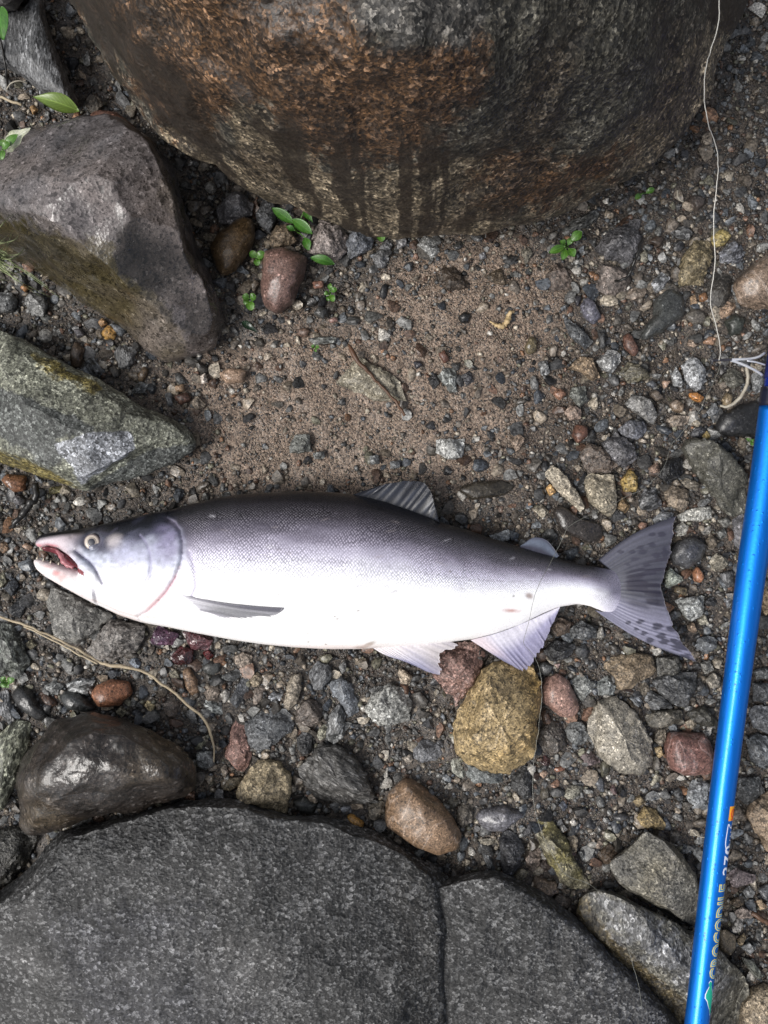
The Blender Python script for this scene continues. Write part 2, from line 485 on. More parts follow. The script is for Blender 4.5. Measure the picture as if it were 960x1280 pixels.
m_left = rock_mat('wet brown boulder stone', base=(0.105, 0.094, 0.094), mottle=0.4, mscale=55, light=0.05, lightk=2.2, dark=0.16, sscale=420, rough=(0.18, 0.38), coat=0.3, bump=0.26, bscale=75, bdist=0.0030, cellvar=0.15,
    masks=[(0, (0.062, 0.050, 0.024)), (1, (0.030, 0.025, 0.022))], tint=(0.16, 0.135, 0.125))
o = loft('boulder', [
    ('-40,180 40,160 110,145 160,160 215,240 245,300 278,360 290,405 275,440 240,448 205,455 175,437 145,408 105,380 65,350 20,330 -40,310', -0.03),
    ('-40,185 20,175 70,152 110,142 150,147 188,172 212,210 236,280 262,345 284,400 270,434 240,441 206,449 180,432 150,402 110,376 70,346 25,324 -40,300', 0.012),
    ('-40,185 20,178 70,155 110,143 148,148 184,172 207,205 224,260 243,320 258,360 255,385 230,395 205,405 180,395 145,365 105,345 65,325 20,300 -40,280', 0.045),
    ('-40,190 20,182 70,158 110,146 147,151 180,175 200,205 208,240 208,280 200,310 180,325 140,330 100,310 60,290 15,262 -40,245', 0.088),
    ('-30,200 30,188 75,168 112,156 145,162 172,184 188,210 194,245 194,272 170,292 140,302 105,290 60,276 15,246 -35,230', 0.100)],
    0.103, m_left, n=220, rings=70, noise=((16, 0.005), (55, 0.0022), (160, 0.0007)), vsm=1, hsm=0, seed=11, ridged=0.45, capr=24, facets=(9, 15, 50, 0.84, 0.96),
    masks=[(0, '-40,270 40,285 110,300 150,310 190,350 220,400 240,450 180,450 -40,340', 22), (0, '205,210 230,270 232,330 212,330 205,270', 10),
           (1, '150,300 205,250 240,300 290,400 270,450 235,440 235,390 190,370 150,340', 14)])  # right slope turned from the sun: its shade put into the colour
tag(o, 'wet grey-brown flat-topped boulder at the left, beside the rust-stained boulder', 'boulder')

m_slab = rock_mat('grey green speckled stone', base=(0.165, 0.168, 0.130), mottle=0.5, mscale=60, light=0.34, lightk=2.2, lightadd=0.10, dark=0.28, darkk=0.25, sscale=440, rough=(0.52, 0.78), bump=0.8, bscale=200, bdist=0.0014,
    masks=[(0, (0.075, 0.080, 0.074)), (1, (0.27, 0.28, 0.30)), (2, (0.13, 0.105, 0.03))])
o = loft('rock', [
    ('-40,430 30,445 110,480 180,520 215,550 190,570 130,590 90,590 50,590 -40,570', -0.02),
    ('-40,405 0,412 30,425 70,446 120,470 170,500 215,525 240,543 246,556 232,572 195,590 150,603 110,616 96,612 60,600 0,578 -40,572', 0.018),
    ('-40,405 0,413 30,426 70,447 120,472 168,502 205,526 225,545 190,559 172,566 135,590 102,608 92,607 60,594 0,571 -40,565', 0.034),
    ('-40,425 0,440 40,460 80,480 120,505 150,520 170,538 172,550 160,562 130,583 100,600 85,590 40,570 0,555 -40,550', 0.055)],
    0.062, m_slab, n=240, rings=44, noise=((20, 0.003), (80, 0.0013), (240, 0.0004)), vsm=1, seed=21, capr=24, capc=(60, 520), ridged=0.3, facets=(7, 12, 40, 0.84, 0.96),
    masks=[(1, '64,556 75,551 115,541 140,537 164,537 172,549 171,562 130,590 101,608 88,590 74,574', 5),
           (0, '-40,480 20,490 70,505 120,530 110,542 70,550 80,580 60,585 -40,530', 10), (0, '100,620 185,562 250,552 240,580 110,630', 6),  # last patch puts the undercut face's shade into the colour
           (2, '40,440 70,452 110,474 130,484 118,490 80,470 45,455', 9), (2, '-10,558 60,588 95,612 60,606 -10,585', 7)])
tag(o, 'grey-green speckled slab at the left edge with a pale fresh break', 'rock')

m_dslab = rock_mat('dark speckled wet slab', base=(0.019, 0.0188, 0.0185), mottle=0.5, mscale=50, light=0.28, lightk=2.0, lightadd=0.20, dark=0.3, darkk=0.3, sscale=440, streak=(0.85, 1.1, 1), tint=(0.040, 0.039, 0.038), rough=(0.38, 0.68), bump=1.0, bscale=220, bdist=0.0018, veins=0.14,
    masks=[(0, (0.016, 0.015, 0.0135)), (1, (0.032, 0.032, 0.036))])
o = loft('boulder', [
    ('-60,1140 20,1110 60,1060 90,1045 150,1035 240,1020 330,1030 400,1040 470,1070 540,1110 555,1200 560,1320 560,1500 -60,1500', -0.03),
    ('-60,1130 0,1112 28,1086 52,1052 75,1032 140,1020 180,1013 230,1004 280,1003 330,1010 400,1019 450,1034 500,1059 545,1086 562,1112 566,1150 572,1200 580,1290 590,1500 -60,1500', 0.012),
    ('-60,1138 0,1120 36,1090 59,1060 81,1041 140,1029 180,1022 235,1013 280,1012 330,1019 400,1030 450,1047 496,1072 528,1100 540,1150 548,1210 556,1290 568,1500 -60,1500', 0.036),
    ('-60,1160 20,1130 64,1085 140,1056 240,1036 330,1044 400,1060 450,1085 480,1130 490,1200 498,1280 505,1480 -60,1480', 0.050)],
    0.056, m_dslab, n=300, rings=56, noise=((9, 0.006), (32, 0.003), (120, 0.0009)), vsm=2, hsm=0, seed=31, capr=30, ridged=0.45, facets=(9, 8, 30, 0.80, 0.95), capc=(250, 1300),
    masks=[(0, '480,1060 560,1080 580,1300 500,1300 500,1200', 24), (1, '60,1150 240,1130 320,1250 240,1320 100,1300', 60)])  # first patch puts the shade of the right-hand side into the colour
tag(o, 'broad dark speckled slab filling the bottom left corner', 'boulder')
o = loft('boulder', [
    ('540,1120 590,1105 640,1105 690,1140 740,1190 800,1250 860,1330 860,1500 540,1500', -0.03),
    ('500,1120 552,1104 580,1096 620,1090 650,1104 690,1126 722,1150 762,1188 802,1226 842,1262 880,1320 890,1500 500,1500', 0.012),
    ('520,1128 556,1112 584,1104 620,1098 648,1112 688,1136 719,1160 757,1198 797,1236 834,1274 866,1326 876,1500 520,1500', 0.030)],
    0.036, m_dslab, n=200, rings=30, noise=((9, 0.003), (32, 0.002), (120, 0.0009)), vsm=2, seed=41, capr=30, ridged=0.3, facets=(7, 6, 24, 0.82, 0.95), capc=(660, 1280))
tag(o, 'low dark speckled slab at the bottom centre, beside the broader slab', 'boulder')

m_wet = rock_mat('glossy dark brown stone', base=(0.027, 0.021, 0.017), mottle=0.5, mscale=60, light=0.05, lightk=2.5, lightadd=0.08, dark=0.1, sscale=450, rough=(0.22, 0.5), coat=0.3, bump=0.45, bscale=110, bdist=0.0018, tint=(0.062, 0.046, 0.027))
o = loft('boulder', [
    ('30,1000 45,950 80,920 120,910 190,925 225,950 230,985 200,1000 150,1012 60,1025', -0.02),
    ('17,1005 22,972 42,932 70,905 110,892 152,893 192,910 230,930 248,958 249,988 236,1004 205,1013 172,1024 120,1022 70,1036 42,1043 23,1031', 0.022),
    ('24,1005 32,968 55,932 80,911 112,901 152,903 188,920 220,940 236,962 236,982 222,994 190,1000 150,1012 100,1014 60,1025 40,1030', 0.045),
    ('48,990 62,955 85,930 115,917 150,918 182,934 208,955 210,972 190,982 140,990 90,998 62,1008', 0.06)],
    0.066, m_wet, n=200, rings=50, noise=((15, 0.009), (42, 0.0035), (150, 0.0005)), vsm=3, seed=57, capr=24, ridged=0.6)
tag(o, 'glossy wet dark brown boulder with sky reflections, left of centre near the bottom', 'boulder')

m_long = rock_mat('olive grey banded stone', base=(0.085, 0.080, 0.064), mottle=0.6, mscale=70, light=0.34, lightk=2.4, lightadd=0.08, dark=0.32, darkk=0.2, sscale=460, streak=(0.9, 0.6, 1), rough=(0.35, 0.6), bump=1.0, bscale=150, bdist=0.002,
    masks=[(0, (0.060, 0.046, 0.022)), (1, (0.13, 0.13, 0.13))])
o = loft('rock', [
    ('735,1150 760,1130 850,1180 920,1230 930,1290 860,1320 800,1260 750,1190', -0.03),
    ('717,1142 722,1122 738,1108 762,1110 800,1130 850,1158 892,1188 932,1218 950,1244 940,1290 900,1330 850,1300 815,1258 770,1216 732,1174', 0.010),
    ('724,1136 736,1116 762,1116 800,1134 850,1162 890,1190 926,1220 940,1244 925,1280 890,1310 858,1280 810,1235 762,1185 735,1156', 0.024),
    ('742,1132 770,1126 810,1148 855,1176 895,1206 915,1240 900,1270 860,1245 800,1190 755,1150', 0.031)],
    0.033, m_long, n=200, rings=44, noise=((16, 0.004), (60, 0.0022), (180, 0.0008)), vsm=2, seed=61, capr=20, ridged=0.4, facets=(9, 12, 45, 0.78, 0.95),
    masks=[(0, '715,1130 730,1115 745,1150 800,1210 870,1270 880,1320 830,1290 730,1180', 9), (1, '745,1118 790,1135 900,1205 930,1240 900,1280 850,1235 780,1175 745,1145', 40)])
tag(o, 'long olive-grey banded rock running under the blue rod at the bottom right', 'rock')
o = loft('rock', [
    ('770,1085 800,1055 840,1070 865,1100 870,1150 850,1150 790,1120', -0.02),
    ('761,1078 790,1058 806,1041 830,1048 852,1070 870,1092 876,1130 884,1168 852,1152 800,1127 772,1106', 0.012),
    ('768,1079 793,1063 808,1049 828,1055 848,1076 864,1096 868,1130 870,1150 848,1142 805,1120 780,1102', 0.026)],
    0.036, rock_mat('grey olive fine stone', base=(0.115, 0.109, 0.094), mottle=0.5, mscale=50, light=0.12, dark=0.2, sscale=480, rough=(0.4, 0.6), bump=0.9, bscale=160, bdist=0.0016, tint=(0.10, 0.085, 0.05)), n=140, rings=30, noise=((20, 0.003), (70, 0.0018), (200, 0.0006)), vsm=1, seed=71, ridged=0.4, facets=(9, 12, 45, 0.75, 0.93))
tag(o, 'grey rough rock just above the long banded rock at the bottom right', 'rock')

m_tl = rock_mat('striated grey slate', base=(0.10, 0.102, 0.105), mottle=0.5, mscale=60, light=0.12, lightk=2.2, lightadd=0.1, dark=0.2, sscale=400, streak=(1.6, 0.5, 1), rough=(0.3, 0.5), bump=1.0, bscale=150, bdist=0.0016)
o = loft('rock', [
    ('-30,20 40,-10 60,40 90,120 95,140 60,120 20,95 -30,80', -0.02),
    ('-30,5 30,8 52,-12 57,20 70,68 86,105 100,136 82,131 55,117 30,96 10,86 -30,78', 0.02),
    ('-30,12 30,15 48,2 52,25 65,72 80,108 92,128 80,122 55,108 30,90 10,78 -30,70', 0.032)],
    0.036, m_tl, n=140, rings=24, noise=((20, 0.002), (90, 0.0012)), vsm=1, seed=81, ridged=0.3)
tag(o, 'grey striated slate in the top left corner', 'rock')
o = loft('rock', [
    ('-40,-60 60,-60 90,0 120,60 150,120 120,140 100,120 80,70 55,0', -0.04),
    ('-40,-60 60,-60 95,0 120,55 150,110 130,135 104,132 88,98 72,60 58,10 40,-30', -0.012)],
    -0.01, rock_mat('shaded crevice stone', base=(0.05, 0.045, 0.04), rough=(0.4, 0.6)), n=100, rings=16, seed=85)  # stands in for the dark crevice, its shade put into the base colour
tag(o, 'sunken rock coloured like the shade of the crevice between the slate and the great boulder', 'rock')
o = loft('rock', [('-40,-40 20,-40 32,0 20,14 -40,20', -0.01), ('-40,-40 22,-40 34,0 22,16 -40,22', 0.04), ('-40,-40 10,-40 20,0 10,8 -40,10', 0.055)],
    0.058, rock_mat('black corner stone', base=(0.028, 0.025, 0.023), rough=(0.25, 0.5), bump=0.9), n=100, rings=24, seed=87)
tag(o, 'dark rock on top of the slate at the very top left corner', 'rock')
# ------------------------------------------------------------------ stones and pebbles told apart one by one
MK = {
 'g': rock_mat('speckled granite', mottle=0.3, light=0.30, lightk=1.8, lightadd=0.07, dark=0.28, darkk=0.28, sscale=520, rough=(0.4, 0.65), bump=0.7, bscale=260),
 's': rock_mat('smooth wet pebble', mottle=0.22, mscale=80, light=0.05, dark=0.1, sscale=700, rough=(0.26, 0.5), coat=0.12, bump=0.4, bscale=160),
 'f': rock_mat('fine grained stone', mottle=0.42, mscale=110, light=0.10, dark=0.14, sscale=700, rough=(0.4, 0.62), bump=0.8, bscale=240),
 'd': rock_mat('dark pitted basalt', mottle=0.4, mscale=110, light=0.09, lightk=2.2, lightadd=0.09, dark=0.25, darkk=0.25, sscale=560, rough=(0.3, 0.55), bump=1.0, bscale=240, bdist=0.0013),
 'k': rock_mat('streaky schist', mottle=0.55, mscale=120, light=0.16, lightk=1.9, lightadd=0.1, dark=0.22, sscale=520, streak=(0.3, 1.5, 1), rough=(0.3, 0.55), bump=0.9, bscale=180, bdist=0.0012),
 'n': rock_mat('contorted gneiss', mottle=0.6, mscale=170, light=0.3, lightk=1.8, lightadd=0.12, dark=0.4, darkk=0.2, sscale=420, streak=(0.6, 1.3, 1), rough=(0.3, 0.55), bump=0.8, bscale=220),
 'c': rock_mat('coarse tan stone', mottle=0.45, mscale=130, light=0.2, lightk=1.5, lightadd=0.06, dark=0.26, darkk=0.3, sscale=520, rough=(0.45, 0.7), bump=1.0, bscale=220, bdist=0.0013),
 'y': rock_mat('yellow stained granite', mottle=0.25, mscale=70, light=0.2, lightk=1.5, lightadd=0.07, dark=0.2, darkk=0.25, sscale=470, rough=(0.4, 0.6), bump=0.6, bscale=240, tint=(0.24, 0.150, 0.045)),
 'v': rock_mat('veined stone', mottle=0.3, mscale=70, light=0.05, dark=0.1, sscale=620, rough=(0.3, 0.5), coat=0.08, bump=0.4, bscale=160, veins=0.6),
 'b': rock_mat('stone wet with blood', mottle=0.4, mscale=90, light=0.06, dark=0.1, sscale=560, rough=(0.08, 0.3), coat=0.6, bump=0.5, bscale=180, tint=(0.085, 0.008, 0.010)),
 'm': rock_mat('mossy dark stone', mottle=0.5, mscale=130, light=0.08, dark=0.25, sscale=560, rough=(0.35, 0.6), bump=1.0, bscale=200, tint=(0.10, 0.085, 0.02)),
}
ROUND = {'s': 0.85, 'v': 0.8, 'b': 0.7, 'y': 0.74}
USED = []          # outlines already taken
LABELS = {}

def stone_geo(poly, h, zeq, round_, seed, n=44, rot=0.0, cuts=9):
    r_ = np.random.default_rng(seed)
    Wp = P(poly[:, 0], poly[:, 1], zeq)[:, :2]
    c = (Wp.min(0) + Wp.max(0)) / 2
    rad = csmooth(ray_radius(Wp, c, n), 1 if round_ > 0.6 else 0)
    rad[rad <= 0] = rad[rad > 0].mean()
    phi = np.r_[np.linspace(-0.95, 0, 4)[:-1], np.linspace(0, math.pi / 2, 12)]
    th = np.arange(n) / n * 2 * math.pi
    e = 0.42 + 0.5 * round_ - (0.2 if 0.70 < round_ < 0.84 else 0)
    s = np.maximum(np.cos(phi), 0.0) ** e
    z = np.where(phi > 0, h * np.abs(np.sin(phi)) ** (0.55 + 0.45 * round_), -0.9 * h * np.abs(np.sin(phi)))
    s = np.maximum(s, 0.012)
    soft = csmooth(rad, n // 2)
    wq = np.clip((s - 0.45) / 0.5, 0, 1)[:, None]; wq = wq * wq * (3 - 2 * wq)
    rr = rad[None] * wq + soft[None] * (1 - wq)
    X = s[:, None] * (rr * np.cos(th)[None]); Y = s[:, None] * (rr * np.sin(th)[None])
    Z = np.broadcast_to(z[:, None], X.shape)
    V = np.stack([X, Y, Z], -1)
    R = rad.mean()
    tilt = r_.normal(0, 0.10 if round_ > 0.6 else 0.17, 2)
    V[..., 2] += np.where(V[..., 2] > 0, (V[..., 0] * tilt[0] + V[..., 1] * tilt[1]) * np.clip(V[..., 2] / h, 0, 1), 0)
    if round_ < 0.75:
        for k in range(cuts):
            if round_ > 0.7 and k > 4: break
            a = r_.uniform(0, 2 * math.pi); b = math.radians(r_.uniform(24, 64))
            nv = np.array([math.cos(a) * math.sin(b), math.sin(a) * math.sin(b), math.cos(b)])
            q = V @ nv
            top = V[V[..., 2] > -1e-9]
            d = (top @ nv).max() * r_.uniform(0.70, 0.94)
            ex = np.maximum(q - d, 0) * np.clip(V[..., 2] / (0.25 * h), 0, 1)
            V = V - ex[..., None] * nv
    nn = gridnormals(V)
    fl = np.clip(1 - s / 0.4, 0, 1)[:, None, None]
    nn = nn * (1 - fl) + np.array([0, 0, 1.0]) * fl
    fr = 2.2 / R
    off = r_.uniform(0, 50, 3)
    amp = (0.075 if round_ < 0.7 else 0.045) * R
    V = V + nn * (amp * fbm(V * fr + off, 3))[..., None]
    if round_ < 0.75:
        V = V + nn * (0.045 * R * fbm(V * fr * 3.7 + off, 2) + 0.02 * R * fbm(V * fr * 9.0 + off, 2))[..., None]
    V = V.reshape(-1, 3)
    if rot:
        ca, sa = math.cos(-rot), math.sin(-rot)
        V = np.c_[V[:, 0] * ca - V[:, 1] * sa, V[:, 0] * sa + V[:, 1] * ca, V[:, 2]]
    F = grid_faces(len(phi), n, True)
    return V, F, c

def put_stone(kind, col, hf, label, poly, name=None, lift=0.0, k_alb=0.85, rot=None, masks=None):
    poly = pts(poly) if isinstance(poly, str) else poly
    ext = np.sort(poly.max(0) - poly.min(0))
    area = abs(0.5 * np.sum(poly[:, 0] * np.roll(poly[:, 1], -1) - poly[:, 1] * np.roll(poly[:, 0], -1)))
    reff = math.sqrt(area / math.pi)
    h = hf * reff * S * 1.15
    zeq = 0.22 * h + lift
    seed = int(abs(poly[0, 0] * 131 + poly[0, 1] * 17) + len(label)) % 100000
    # direction of the long axis, so that streaks can follow it
    q = poly - poly.mean(0)
    ev, evec = np.linalg.eigh(q.T @ q)
    a = math.atan2(-evec[1, 1], evec[0, 1])
    n = 84 if reff > 26 else (56 if reff > 11 else 32)
    V, F, c = stone_geo(poly, h, zeq, ROUND.get(kind, 0.42), seed, n=n, rot=a)
    nm = name or ('cobble' if reff > 24 else 'stone' if reff > 10 else 'pebble')
    me = mesh(nm, V, F, MK[kind])
    if ROUND.get(kind, 0.42) < 0.75:
        me.set_sharp_from_angle(angle=math.radians(42))
    o = link(nm, me, loc=(c[0], c[1], zeq), rotz=a)
    c_ = np.array(lin(col)); l_ = c_ @ (0.3, 0.55, 0.15)
    ds = 0.55 if c_[2] > c_[0] else (0.12 if kind in 'yb' else 0.20)
    c_ = c_ * (1 - ds) + l_ * ds
    o.color = (*[float(x) * k_alb for x in c_], 1)
    tag(o, label, nm, 'loose stones on the gravel')
    if label in LABELS: print('DUPLABEL', label)
    LABELS[label] = o
    USED.append((poly, poly.min(0), poly.max(0)))
    return o

